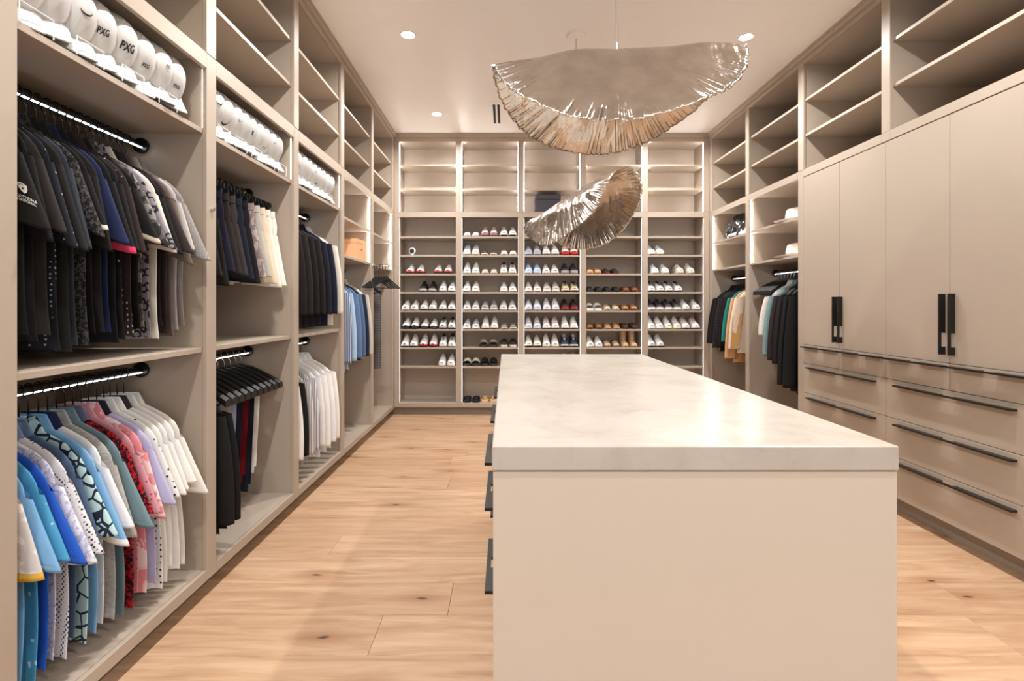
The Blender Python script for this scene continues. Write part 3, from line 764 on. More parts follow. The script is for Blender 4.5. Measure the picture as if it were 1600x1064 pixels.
def trousers(loc, rz, mat, label, group, seed, length=0.6, w=0.11, ztop=-0.205, name='trousers', cat='trousers', fold=0.006):
    """folded over the bar of a hanger: two hanging layers"""
    g = Garment(name, loc, rz, label, cat, group, seed)
    prof = []
    for i in range(14): prof.append((-1, 1-i/13))
    for i in range(14): prof.append((1, i/13))
    P = []
    for sd, u in prof:
        L = length*(1.0 if sd < 0 else 0.94)
        row = []
        for k in range(17):
            x = w*(1-0.08*u)*(k/8-1)+0.014*u*sin(g.ph[1])
            y = sd*(0.0075+0.006*min(1, u*4))+ fold*min(1, max(0, u-.03)*2)*sin(45*x+g.ph[2])
            row.append((x, y, ztop+0.012-L*u - (0.012*(1-u*20) if False else 0)))
        P.append(row)
    MB().grid(P).build('cloth', mat, g.o, True)
    return g

PI2 = pi
# ---- nearest bay, upper rail, dark shirts (near to far)
def c(*a): return a
DARK = [
 ('black', (34,31,30), None, None, 1, {}), ('jet black', (28,27,27), None, None, 1, {}), ('charcoal brown', (58,52,49), None, None, 1, {}),
 ('ink navy dashed', (36,39,48), 'dots', (150,158,170), 0.9, {}), ('soft black', (40,37,36), None, None, 1, {}), ('slate blue', (66,72,84), None, None, 1, {}),
 ('black speckled', (36,34,34), 'floral', (78,75,74), 1.6, {}), ('black white-hemmed', (30,29,29), None, None, 1, {'hemmat': (222,216,206)}),
 ('washed black', (44,40,38), None, None, 1, {}), ('navy blue', (44,54,96), None, None, 1, {}),
 ('black pink-cuffed', (34,33,36), None, None, 1, {'hemmat': (226,70,104)}), ('black white-flowered', (36,35,38), 'scatter', (226,222,218), 0.75, {}),
 ('dark brown dotted', (66,52,50), 'dots', (190,180,172), 0.7, {}), ('black cream-hemmed', (34,32,32), None, None, 1, {'hemmat': (206,194,176)}),
 ('grey camouflage', (96,92,90), 'camo', (52,50,48), 1.0, {'c3': (148,142,136)}), ('lavender leopard print', (140,134,144), 'leopard', (44,40,44), 0.8, {}),
 ('cream', (226,218,204), None, None, 1, {}), ('deep black', (32,31,31), None, None, 1, {}), ('maroon patterned', (72,58,58), 'floral', (48,40,42), 1.3, {}),
 ('taupe brown', (112,98,92), None, None, 1, {}), ('light grey', (186,180,176), None, None, 1, {}), ('grey checked', (166,160,156), 'check', (130,126,124), 4.0, {}),
]
XROD = XL-ROD_D
ZU, ZD = 1.872, 0.945
emb = simple('white_embroidery', srgb(232, 228, 222), 0.8)
red_emb = simple('red_embroidery', srgb(205, 50, 52), 0.8)
navy_emb = simple('navy_embroidery', srgb(34, 40, 66), 0.8)
def run(items, y0, y1, z, label_tail, group, seed0, hgroup, hlabel, jit=0.004, rodx=None, face='L', **kw):
    out = []
    n = len(items)
    for i, (desc, col, pat, col2, sc, ex) in enumerate(items):
        y = y0+(y1-y0)*i/max(1, n-1)
        rr = random.Random(seed0+i)
        rz = R(2.5*sin(y*7))
        m = fabric(desc.replace(' ', '_'), col, pat, col2, sc, ex.get('c3'))
        hm = fabric(desc.replace(' ', '_')+'_trim', ex['hemmat']) if 'hemmat' in ex else None
        cm = fabric(desc.replace(' ', '_')+'_collar', ex['cmat']) if 'cmat' in ex else None
        loc = ((rodx or XROD), y+rr.uniform(-jit, jit)*0.5, z)
        g = shirt(loc, rz, m, '%s %s, %s %s' % (desc, ex.get('kind', 'polo shirt'), ORD[i+1], label_tail), group, seed0+i, cmat=cm, hemmat=hm, long=ex.get('long', False), length=ex.get('length', kw.get('length', 0.83))*rr.uniform(0.97, 1.0))
        hanger('slim', loc, rz, '%s %s' % (ORD[i+1], hlabel), hgroup)
        out.append(g)
    return out
gs = run(DARK, 1.352, 2.035, ZU, 'along the upper rail of the nearest bay', 'dark shirts on the upper rail', 100, 'hangers on the upper rail of the nearest bay', 'black hanger along the upper rail of the nearest bay', length=0.797)
# emblems on the dark shirts
star = [(sin(k*pi/5)*(1 if k % 2 == 0 else 0.42), cos(k*pi/5)*(1 if k % 2 == 0 else 0.42)) for k in range(10)]
g = gs[0]
sh_o = [(-1, .7), (-.5, .9), (0, 1), (.5, .9), (1, .7), (.85, -.1), (.45, -.75), (0, -1.05), (-.45, -.75), (-.85, -.1)]
g.mark('shield_emblem', emb, [[(x*0.013, y*0.011) for x, y in sh_o]], 0.52, 0.38, 1.3)
g.mark('shield_star', M['hanger'], [[(x*0.005, y*0.0045-0.001) for x, y in star]] + [[(cos(R(a))*0.0065-.0006, sin(R(a))*0.006), (cos(R(a))*0.0065+.0006, sin(R(a))*0.006), (cos(R(a))*0.0105+.0008, sin(R(a))*0.009), (cos(R(a))*0.0105-.0008, sin(R(a))*0.009)] for a in range(10, 171, 20)], 0.52, 0.38, 1.3, off=0.0042)
g.mark('emblem_lettering', emb, shift(text_polys('SCOTTSDALE', bold=0.01), 0, 0, 0.0085), 0.66, 0.38, 1.25)
g.mark('emblem_lettering', emb, shift(text_polys('NATIONAL', bold=0.01), 0, 0, 0.0085), 0.705, 0.38, 1.25)
gs[17].mark('sleeve_lettering', emb, shift(text_polys('OO', bold=0.02), 0, 0, 0.016), 0.80, 0.1, 1.0)
gs[20].mark('sleeve_script', red_emb, shift(text_polys('Ventana', shear=0.3), 0, 0, 0.016), 0.84, 0.05, 1.0) if False else gs[20].mark('sleeve_script', red_emb, [[(x+math.sin(k)*0.001, 0.002*sin(k*2.1)), (x+0.0045, 0.002*sin(k*2.1)+0.0022), (x+0.004, 0.0046+0.002*cos(k*1.7)), (x+0.0005, 0.004)] for k, x in enumerate([-0.026+0.0052*j for j in range(10)])], 0.84, 0.05, 1.0)

# ---- nearest bay, lower rail, bright polo shirts (near to far)
LIGHT = [
 ('pale grey-patched', (226,222,218), 'camo', (204,200,198), 0.5, {'hemmat': (222,178,72)}), ('pale sky blue', (122,172,216), None, None, 1, {}),
 ('bird-dotted blue', (78,156,196), 'scatter', (176,214,228), 0.9, {}), ('royal blue', (38,90,190), None, None, 1, {}),
 ('white lavender-flowered', (232,230,236), 'floral', (186,190,214), 0.8, {}), ('black and white geometric', (222,220,222), 'geo', (62,66,84), 1.0, {'cmat': (120,140,172)}),
 ('slate navy', (78,98,128), None, None, 1, {'cmat': (112,134,166)}), ('mint line-patterned', (190,222,222), 'lines', (38,48,66), 1.0, {}),
 ('light blue striped-cuff', (124,176,220), None, None, 1, {'hemmat': (236,234,232)}), ('white navy-striped', (236,234,234), None, None, 1, {'cmat': (48,58,96)}),
 ('grey melange', (184,182,178), 'melange', (156,154,150), 1, {}), ('muted teal', (112,138,146), None, None, 1, {}),
 ('red and black floral', (52,26,38), 'floral', (176,24,40), 0.75, {'c3': (212,40,48), 'cmat': (96,106,132)}), ('dusty pink dotted', (206,146,158), 'dots', (130,80,92), 0.9, {}),
 ('pink white-patched', (228,150,156), 'camo', (238,206,206), 0.55, {'c3': (242,226,222)}), ('lavender', (186,186,222), None, None, 1, {'cmat': (40,46,72)}),
 ('white black-dotted', (236,234,230), 'dots', (46,44,46), 0.62, {}), ('bright white', (240,238,234), None, None, 1, {}),
 ('white polka-collared', (236,234,232), None, None, 1, {'cmat': (70,68,70)}), ('crisp white', (244,242,240), None, None, 1, {}),
 ('cream white', (234,230,222), None, None, 1, {}),
]
gl = run(LIGHT, 1.352, 2.02, ZD, 'along the lower rail of the nearest bay', 'bright polo shirts on the lower rail', 200, 'hangers on the lower rail of the nearest bay', 'black hanger along the lower rail of the nearest bay', length=0.79)
gl[14].mark('sleeve_script', M['hanger'], shift(text_polys('Silverleaf', shear=0.25), 0, 0, 0.014), 0.80, 0.0, 1.0)
gl[8].mark('sleeve_emblem', navy_emb, [[(-.012, 0), (.012, 0), (.010, .006), (.002, .012), (-.008, .008)], [(-.013, -.003), (.013, -.003), (.013, -.0045), (-.013, -.0045)]] + shift(text_polys('SKI', shear=0.2, bold=.01), 0.003, -0.014, 0.011), 0.66, 0.1, 1.0)
gl[17].mark('sleeve_emblem', M['hanger'], [[(-.008, .001), (-.004, -.003), (.009, .005), (-.003, .0)]], 0.78, 0.3, 1.0)

# ---- second bay: shorts above
SH = [('black', (34,32,32), None, None), ('dark charcoal', (52,48,46), None, None), ('coal', (40,38,38), None, None), ('ink navy', (46,44,66), None, None),
      ('deep brown', (60,52,50), None, None), ('brown grey', (78,70,66), None, None), ('midnight blue', (40,44,64), None, None), ('soft black', (38,36,36), None, None),
      ('mauve camouflage', (184,166,160), 'camo', (140,124,122)), ('stone grey', (186,182,174), None, None), ('sand beige', (222,206,180), None, None),
      ('ivory', (232,226,214), None, None), ('off white', (238,234,226), None, None)]
for i, (d, col, pat, c2) in enumerate(SH):
    y = 2.215+(2.925-2.215)*i/12; rr = random.Random(300+i); rz = R(2.5*sin(y*7)); loc = (XROD, y, 1.862)
    shorts(loc, rz, fabric('shorts_'+d.replace(' ', '_'), col, pat, c2), '%s shorts clipped to a hanger, %s along the upper rail of the second bay' % (d, ORD[i+1]), 'shorts on the upper rail of the second bay', 300+i, length=0.40+rr.uniform(-.03, .04))
    hanger('clip', loc, rz, '%s black clip hanger along the upper rail of the second bay' % ORD[i+1], 'clip hangers of the second bay')
# second bay, lower rail: suit hangers with things folded over the bar
LO = [('black jacket', 'J', (36,34,34), None), ('jet black jacket', 'J', (28,27,27), None), ('black trousers', 'T', (34,32,33), None), ('white striped shirt', 'T', (232,230,228), (200,198,198)),
      ('pale grey trousers', 'T', (214,212,210), None), ('pale blue shirt', 'T', (196,206,230), None), ('cobalt dark trousers', 'T', (50,54,72), None), ('dark red trousers', 'T', (150,26,40), None),
      ('navy trousers', 'T', (38,44,62), None), ('white folded shirt', 'T', (240,236,230), None), (None,)*4, (None,)*4]
for i, (d, k, col, c2) in enumerate(LO):
    y = 2.268+(2.92-2.268)*i/11; rr = random.Random(350+i); rz = R(2.5*sin(y*7)); loc = (XROD, y, ZD)
    hanger('wide' if k != 'J' else 'slim', loc, rz, '%s black hanger along the lower rail of the second bay' % ORD[i+1], 'suit hangers of the second bay')
    if d is None: continue
    m = fabric('lower_'+d.replace(' ', '_'), col, 'stripe' if c2 else None, c2)
    lb = '%s, %s garment along the lower rail of the second bay' % (d, ORD[i+1])
    if k == 'J': jacket(loc, rz, m, lb, 'garments on the lower rail of the second bay', 350+i, length=0.74)
    else: trousers((XROD+0.06, y, ZD), rz, m, lb, 'garments on the lower rail of the second bay', 350+i, length=rr.uniform(0.44, 0.56), w=0.098, cat='shirt' if 'shirt' in d else 'trousers', name='folded_shirt' if 'shirt' in d else 'trousers')

# ---- third bay: suits above, dress shirts below
SU = [('black suit jacket', (34,31,30)), ('charcoal suit jacket', (46,42,40)), ('coal black suit jacket', (36,33,32)), ('soft black suit jacket', (42,38,36)), ('dark navy suit jacket', (38,40,54)), ('navy suit jacket', (36,38,64)), ('ivory dinner jacket', (226,220,208))]
for i, (d, col) in enumerate(SU):
    y = 3.09+(3.76-3.09)*i/6; rr = random.Random(400+i); rz = R(2.5*sin(y*7)); loc = (XROD, y, ZU)
    jacket(loc, rz, fabric(d.replace(' ', '_'), col), '%s, %s along the upper rail of the third bay' % (d, ORD[i+1]), 'suit jackets of the third bay', 400+i, length=0.80, thick=1.9, sleeve_end=-0.72)
    hanger('slim', loc, rz, '%s hanger inside a jacket on the upper rail of the third bay' % ORD[i+1], 'hangers of the third bay')
DS = [('white', (238,236,234), None, None), ('black', (34,32,33), None, None), ('white pin-striped', (234,230,226), 'stripe', (170,164,160)), ('white grey-striped', (232,230,232), 'stripe', (150,150,160)),
      ('soft white', (236,234,234), None, None), ('bright white', (244,242,240), None, None), ('cool white', (240,240,242), None, None), ('warm white', (242,238,232), None, None)]
for i, (d, col, pat, c2) in enumerate(DS):
    y = 3.10+(3.76-3.10)*i/7; rr = random.Random(450+i); rz = R(2.5*sin(y*7)); loc = (XROD, y, ZD)
    shirt(loc, rz, fabric('dress_'+d.replace(' ', '_'), col, pat, c2), '%s long-sleeved dress shirt, %s along the lower rail of the third bay' % (d, ORD[i+1]), 'dress shirts of the third bay', 450+i, long=True, length=0.785, name='dress_shirt')
    hanger('slim', loc, rz, '%s hanger on the lower rail of the third bay' % ORD[i+1], 'lower hangers of the third bay')

# ---- fourth bay
B4 = [('white blue-striped shirt', (222,226,232), 'stripe', (90,110,150), 'S'), ('pale blue shirt', (176,200,226), None, None, 'S'), ('denim blue jacket', (104,130,164), 'melange', (84,108,142), 'J'), ('mid blue jacket', (88,108,144), None, None, 'J'),
      ('navy jacket', (46,58,84), None, None, 'J'), ('beige jacket', (206,198,184), None, None, 'J')]
for i, (d, col, pat, c2, k) in enumerate(B4):
    y = 4.10+(4.62-4.10)*i/5; rr = random.Random(500+i); rz = R(2.5*sin(y*7)); loc = (XROD, y, 1.53)
    m = fabric('b4_'+d.replace(' ', '_'), col, pat, c2)
    lb = '%s, %s garment on the rail of the fourth bay' % (d, ORD[i+1])
    if k == 'S': shirt(loc, rz, m, lb, 'garments of the fourth bay', 500+i, long=True, length=0.86, name='dress_shirt')
    else: jacket(loc, rz, m, lb, 'garments of the fourth bay', 500+i, length=0.80, thick=1.7, sleeve_end=-0.76)
    hanger('slim', loc, rz, '%s hanger on the rail of the fourth bay' % ORD[i+1], 'hangers of the fourth bay')

# ---- fifth bay: checked trousers, dark garment, hangers on the valet rod
y = 5.22
loc = (XROD+0.05, y, 1.53)
hanger('clip', loc, R(8), 'clip hanger holding the checked trousers in the fifth bay', 'hangers of the fifth bay')
g = trousers((XROD+0.13, y, 1.53), R(8), fabric('checked_wool', (128,122,120), 'check', (78,74,76), 1.3), 'long grey checked trousers hanging in the far left corner bay', None, 520, length=0.86, w=0.10, ztop=-0.115)
g2 = trousers((XROD+0.10, 5.10, 1.53), R(-4), fabric('dark_wool', (44,46,58)), 'dark navy trousers hanging behind the divider of the fifth bay', None, 521, length=0.92, w=0.09, ztop=-0.2)
hanger('wide', (XROD+0.04, 5.10, 1.53), R(-4), 'wide hanger carrying the navy trousers in the fifth bay', 'hangers of the fifth bay')
VX, VZ = XL+0.03, 1.578
v = empty('valet_rod', (XL, YL[4], VZ)); tag(v, 'short chrome valet rod pulled out of the divider in the far left', 'rod')
MB().tube([(0.0005, 0, 0), (0.155, 0, 0)], 0.0062, 12).build('rod', M['chrome'], v, True)
MB().tube([(0.0005, 0, 0), (0.008, 0, 0)], 0.016, 14).build('rosette', M['chrome'], v, True)
MB().tube([(0.155, 0, 0), (0.16, 0, 0)], 0.0115, 14).build('end_knob', M['chrome'], v, True)
for i, (dx, a) in enumerate(((0.05, 40), (0.075, 40), (0.10, 40), (0.125, 40), (0.15, 40))):
    o = hanger('slim', (XL+dx-0.02, YL[4]-0.0, VZ-0.004), R(a), '%s bare hanger from the divider on the chrome valet rod' % ORD[i+1], 'bare hangers on the valet rod')
    o.scale = (1.0, 0.9, 1.0)

# ---- right side, far bay (near is small y)
XRR = XR+0.245; ZR = 1.51
fleece = fabric('cream_fleece', (226,208,190), 'melange', (206,184,164)); tanp = fabric('tan_suede', (190,150,92))
RA = [('cream fleece jacket with tan pocket', None, 0.76, 1.7), ('tan jacket', (206,160,116), 0.86, 1.4), ('teal striped jacket', (38,120,112), 0.70, 1.5), ('black zip jacket', (34,33,34), 0.76, 1.6),
      ('soft black jacket', (40,38,39), 0.77, 1.6), ('black puffer jacket with red patch', (46,42,42), 0.78, 1.6), ('coal black jacket', (33,32,33), 0.74, 1.5), ('black fleece jacket', (30,29,30), 0.74, 1.7)]
for i, (d, col, ln, tk) in enumerate(RA):
    y = 4.98+(5.52-4.98)*i/7; rr = random.Random(600+i); rz = pi+R(2.0*sin(y*7)); loc = (XRR, y, ZR)
    m = fleece if col is None else fabric('ra_'+d.replace(' ', '_')[:20], col, rough=0.7 if 'puffer' in d else 0.9)
    g = jacket(loc, rz, m, '%s, %s from the near end of the far right bay' % (d, ORD[i+1]), 'jackets of the far right bay', 600+i, length=ln, thick=tk, sleeve_end=-(ln-0.04), sx=0.28)
    hanger('slim', loc, rz, '%s hanger in the far right bay' % ORD[i+1], 'hangers of the far right bay')
    if 'pocket' in d:
        g.mark('pocket_panel', tanp, [[(-.045, -.06), (.04, -.075), (.05, .06), (-.04, .07)]], 0.66, 0.0, 1.0, sgn=1, off=0.004)
    if 'puffer' in d:
        circ = [(cos(k*pi/8), sin(k*pi/8)) for k in range(16)]
        g.mark('round_patch', emb, [[(x*0.02, y*0.02) for x, y in circ]], 0.40, 0.1, 1.0, sgn=1, off=0.004)
        g.mark('patch_ring', simple('patch_red', srgb(190, 40, 46), .8), [[(x*0.0165, y*0.0165) for x, y in circ]], 0.40, 0.1, 1.0, sgn=1, off=0.0047)
        g.mark('patch_map', emb, [[(-.008, -.002), (0, -.007), (.008, -.002), (.006, .005), (-.005, .006)]], 0.40, 0.1, 1.0, sgn=1, off=0.0054)
        for q in range(9):
            l = 0.42+q*0.062
            P = [[g.sl(l+dl, 2*pi*k/16, 0.007*cos(dl/0.03*pi/2)) for k in range(16)] for dl in (-0.03, -0.015, 0, 0.015, 0.03)]
            MB().grid(P, True).build('quilted_baffle', m, g.o, True)
    if 'black fleece' in d:
        g.mark('pocket_panel', fabric('slate_panel', (52,54,62)), [[(-.045, -.09), (.04, -.09), (.045, .02), (.01, .05), (-.03, .03)]], 0.72, 0.0, 1.0, sgn=1, off=0.004)
# ---- right side, nearer open bay
RB = [('long black coat', (26,25,26), 0.99, 1.5), ('glossy black coat', (30,29,30), 0.98, 1.5), ('black leather jacket', (36,33,33), 0.82, 1.6), ('dark brown leather jacket', (52,46,44), 0.80, 1.6), ('washed teal denim jacket', (122,150,154), 0.77, 1.6), ('white denim jacket', (226,220,212), 0.60, 1.2)]
for i, (d, col, ln, tk) in enumerate(RB):
    y = 4.02+(4.40-4.02)*i/5; rr = random.Random(650+i); rz = pi+R(2.0*sin(y*7)); loc = (XRR, y, ZR)
    m = fabric('rb_'+d.replace(' ', '_')[:20], col, 'melange' if 'denim' in d else None, tuple(max(0, int(k*0.88)) for k in col) if 'denim' in d else None, rough=0.45 if 'leather' in d or 'glossy' in d else 0.85)
    jacket(loc, rz, m, '%s, %s from the near end of the right open bay' % (d, ORD[i+1]), 'jackets of the right open bay', 650+i, length=ln, thick=tk, sleeve_end=-(ln-0.05), sx=0.27)
    hanger('slim', loc, rz, '%s hanger in the right open bay' % ORD[i+1], 'hangers of the right open bay', mat='white_plastic' if 'teal' in d else 'hanger')
for i in range(6):
    rr = random.Random(690+i); loc = (XRR, 4.432+0.0515*i, ZR)
    hanger('wide', loc, pi+R(3), '%s bare black hanger towards the far end of the right open bay' % ORD[i+1], 'bare hangers of the right open bay')
# ------------------------------------------------------------------ shoes; local origin under the middle, toe towards -y
T = [0, .03, .10, .22, .36, .50, .62, .75, .88, .97, 1]
def prof(ws, hs, L): return ws, hs, L
SHOE = {
 'sneaker': ([.020, .034, .043, .046, .044, .039, .036, .035, .033, .026, .012], [.042, .052, .060, .067, .080, .096, .104, .094, .092, .096, .07], .285, .026, True),
 'runner':  ([.018, .033, .042, .046, .044, .039, .037, .037, .035, .028, .014], [.046, .056, .064, .072, .088, .106, .114, .100, .098, .104, .08], .29, .032, True),
 'loafer':  ([.012, .026, .036, .041, .040, .036, .034, .033, .031, .025, .012], [.026, .034, .042, .049, .060, .066, .056, .052, .056, .062, .05], .285, .014, False),
 'high':    ([.020, .034, .043, .046, .044, .040, .037, .036, .034, .028, .014], [.042, .052, .061, .072, .092, .118, .132, .124, .118, .122, .09], .285, .027, True),
}
def ring(w, zb, h, y, n=13):
    return [(w*sgnpow(cos(pi*k/(n-1)), .6), y, zb+(h-zb)*(abs(sin(pi*k/(n-1)))**.7)) for k in range(n)]
SM = {}
def shoe_meshes(kind):
    ws, hs, L, zs, lace = SHOE[kind]
    up = MB(); rows = []
    for t, w, h in zip(T, ws, hs): rows.append(ring(w, zs-0.003, max(h, zs+.004), -L/2+L*t))
    up.grid(rows); d = {'upper': up.mesh('upper_'+kind, True)}
    so = MB(); rows = []
    for t, w in zip(T, ws):
        y = -L/2-0.004+(L+0.008)*t; sp = 0.010*max(0, (0.16-t)/0.16)**1.4; ww = w+0.0045
        rows.append([(-ww*0.94, y, sp), (ww*0.94, y, sp), (ww, y, zs*0.55), (ww, y, zs+0.002+sp*0.5), (-ww, y, zs+0.002+sp*0.5), (-ww, y, zs*0.55)])
    so.grid(rows, True, True, True); d['sole'] = so.mesh('sole_'+kind)
    ou = MB(); rows = []
    for t, w in zip(T, ws):
        y = -L/2-0.0045+(L+0.009)*t; sp = 0.010*max(0, (0.16-t)/0.16)**1.4; ww = w+0.0055
        rows.append([(-ww*0.93, y, sp-0.0), (ww*0.93, y, sp-0.0), (ww, y, zs*0.30+sp), (-ww, y, zs*0.30+sp)])
    ou.grid(rows, True, True, True); d['outsole'] = ou.mesh('outsole_'+kind)
    # opening
    li = MB(); pts = []
    for k in range(16):
        a = 2*pi*k/16; t = 0.76+0.165*cos(a); h = lerp(t, T, hs); pts.append((0.023*sin(a), -L/2+L*t, h-0.0005+ (0.003 if abs(sin(a)) < .8 else -0.004)))
    li.add(pts, [tuple(range(16))]); d['lining'] = li.mesh('lining_'+kind)
    if lace:
        lc = MB()
        for q in range(5):
            t = 0.27+0.052*q; h = lerp(t, T, hs); y = -L/2+L*t; w = 0.015+0.002*q
            lc.tube([(-w, y+0.004, h-0.006), (-w*0.5, y, h+0.001), (w*0.5, y, h+0.001), (w, y+0.004, h-0.006)], 0.0028, 5)
        t = 0.53; h = lerp(t, T, hs); y = -L/2+L*t
        for sd in (-1, 1): lc.tube([(0, y, h), (sd*0.014, y-0.008, h+0.006), (sd*0.022, y-0.004, h-0.004), (sd*0.008, y, h)], 0.0022, 5)
        d['laces'] = lc.mesh('laces_'+kind)
        tg = MB(); h5 = lerp(.58, T, hs)
        tg.grid([[(x, -L/2+L*t, z-0.004*abs(x)/0.018) for x in (-0.018, -0.009, 0, 0.009, 0.018)] for t, z in ((.44, lerp(.44, T, hs)-.002), (.54, h5+0.003), (.60, h5+0.020), (.612, h5+0.019), (.56, h5-0.006))])
        d['tongue'] = tg.mesh('tongue_'+kind, True)
    return d
def slide_meshes():
    L = .275; ws = [.014, .030, .042, .048, .046, .041, .038, .038, .037, .03, .014]
    so = MB().grid([[(-w, -L/2+L*t, 0), (w, -L/2+L*t, 0), (w, -L/2+L*t, .022+.012*t), (-w, -L/2+L*t, .022+.012*t)] for t, w in zip(T, ws)], True, True, True).mesh('footbed')
    st = MB().grid([[((0.051)*cos(pi*k/10), -L/2+L*t, 0.01+(hh-0.01)*sin(pi*k/10)**.7) for k in range(11)] for t, hh in ((.16, .060), (.28, .074), (.42, .084), (.52, .088))]).mesh('strap', True)
    return {'footbed': so, 'strap': st}
def sandal_meshes():
    d = dict(slide_meshes()); L = .275; mb = MB()
    for sd in (-1, 1):
        mb.tube([(0, -L/2+L*.2, .028), (sd*.02, -L/2+L*.32, .055), (sd*.044, -L/2+L*.5, .03)], .008, 6)
    mb.tube([(-.046, -L/2+L*.33, .02), (0, -L/2+L*.34, .062), (.046, -L/2+L*.33, .02)], .008, 6)
    d['strap'] = mb.mesh('strap_sandal', True); return d
def boot_meshes():
    d = shoe_meshes('loafer'); L = .285
    mb = MB().grid([[(rx*cos(2*pi*k/16), 0.055+ry*sin(2*pi*k/16), z) for k in range(16)] for z, rx, ry in ((.035, .034, .066), (.07, .036, .066), (.11, .037, .060), (.14, .039, .056), (.172, .040, .055), (.174, .038, .052), (.15, .036, .05))], True)
    d['shaft'] = mb.mesh('shaft', True); d.pop('lining'); return d
for k in SHOE: SM[k] = shoe_meshes(k)
SM['slide'] = slide_meshes(); SM['sandal'] = sandal_meshes(); SM['boot'] = boot_meshes()
_sm = {}
def smat(col, rough=0.55):
    if col not in _sm: _sm[col] = simple('shoe_%d_%d_%d' % col, srgb(*col), rough, 0, 0.4, 0.15, 120)
    return _sm[col]
WHT, BLK = (238, 236, 233), (34, 32, 32)
def shoe(kind, x, z, cols, label, group, rz=0, scale=1.0, yoff=0.0):
    """cols: upper, sole, outsole, laces"""
    L = .29*scale
    o = empty('shoe', (x, YB+0.0205+L*0.93/2+yoff, z), rz); tag(o, label, 'shoe', group); o.scale = (scale*0.915, scale*0.93, scale)
    u, s, ou, l = (list(cols)+[None]*4)[:4]; s = s or WHT; ou = ou or s; l = l or u
    m = {'upper': u, 'sole': s, 'outsole': ou, 'laces': l, 'tongue': l, 'lining': (70, 66, 64), 'footbed': s, 'strap': u, 'shaft': u}
    for k, me in SM[kind].items(): link(k, me, smat(m[k]), o)
    return o
G, LG, CR = (170, 166, 164), (206, 204, 202), (226, 216, 200)
RED, LB, NV, TAN, BR, DBR = (205, 40, 36), (168, 196, 226), (48, 54, 82), (196, 148, 106), (126, 78, 50), (74, 48, 38)
def pr(kind, u1, u2, desc, *cols, **kw): return (kind, u1, u2, desc, cols, kw)
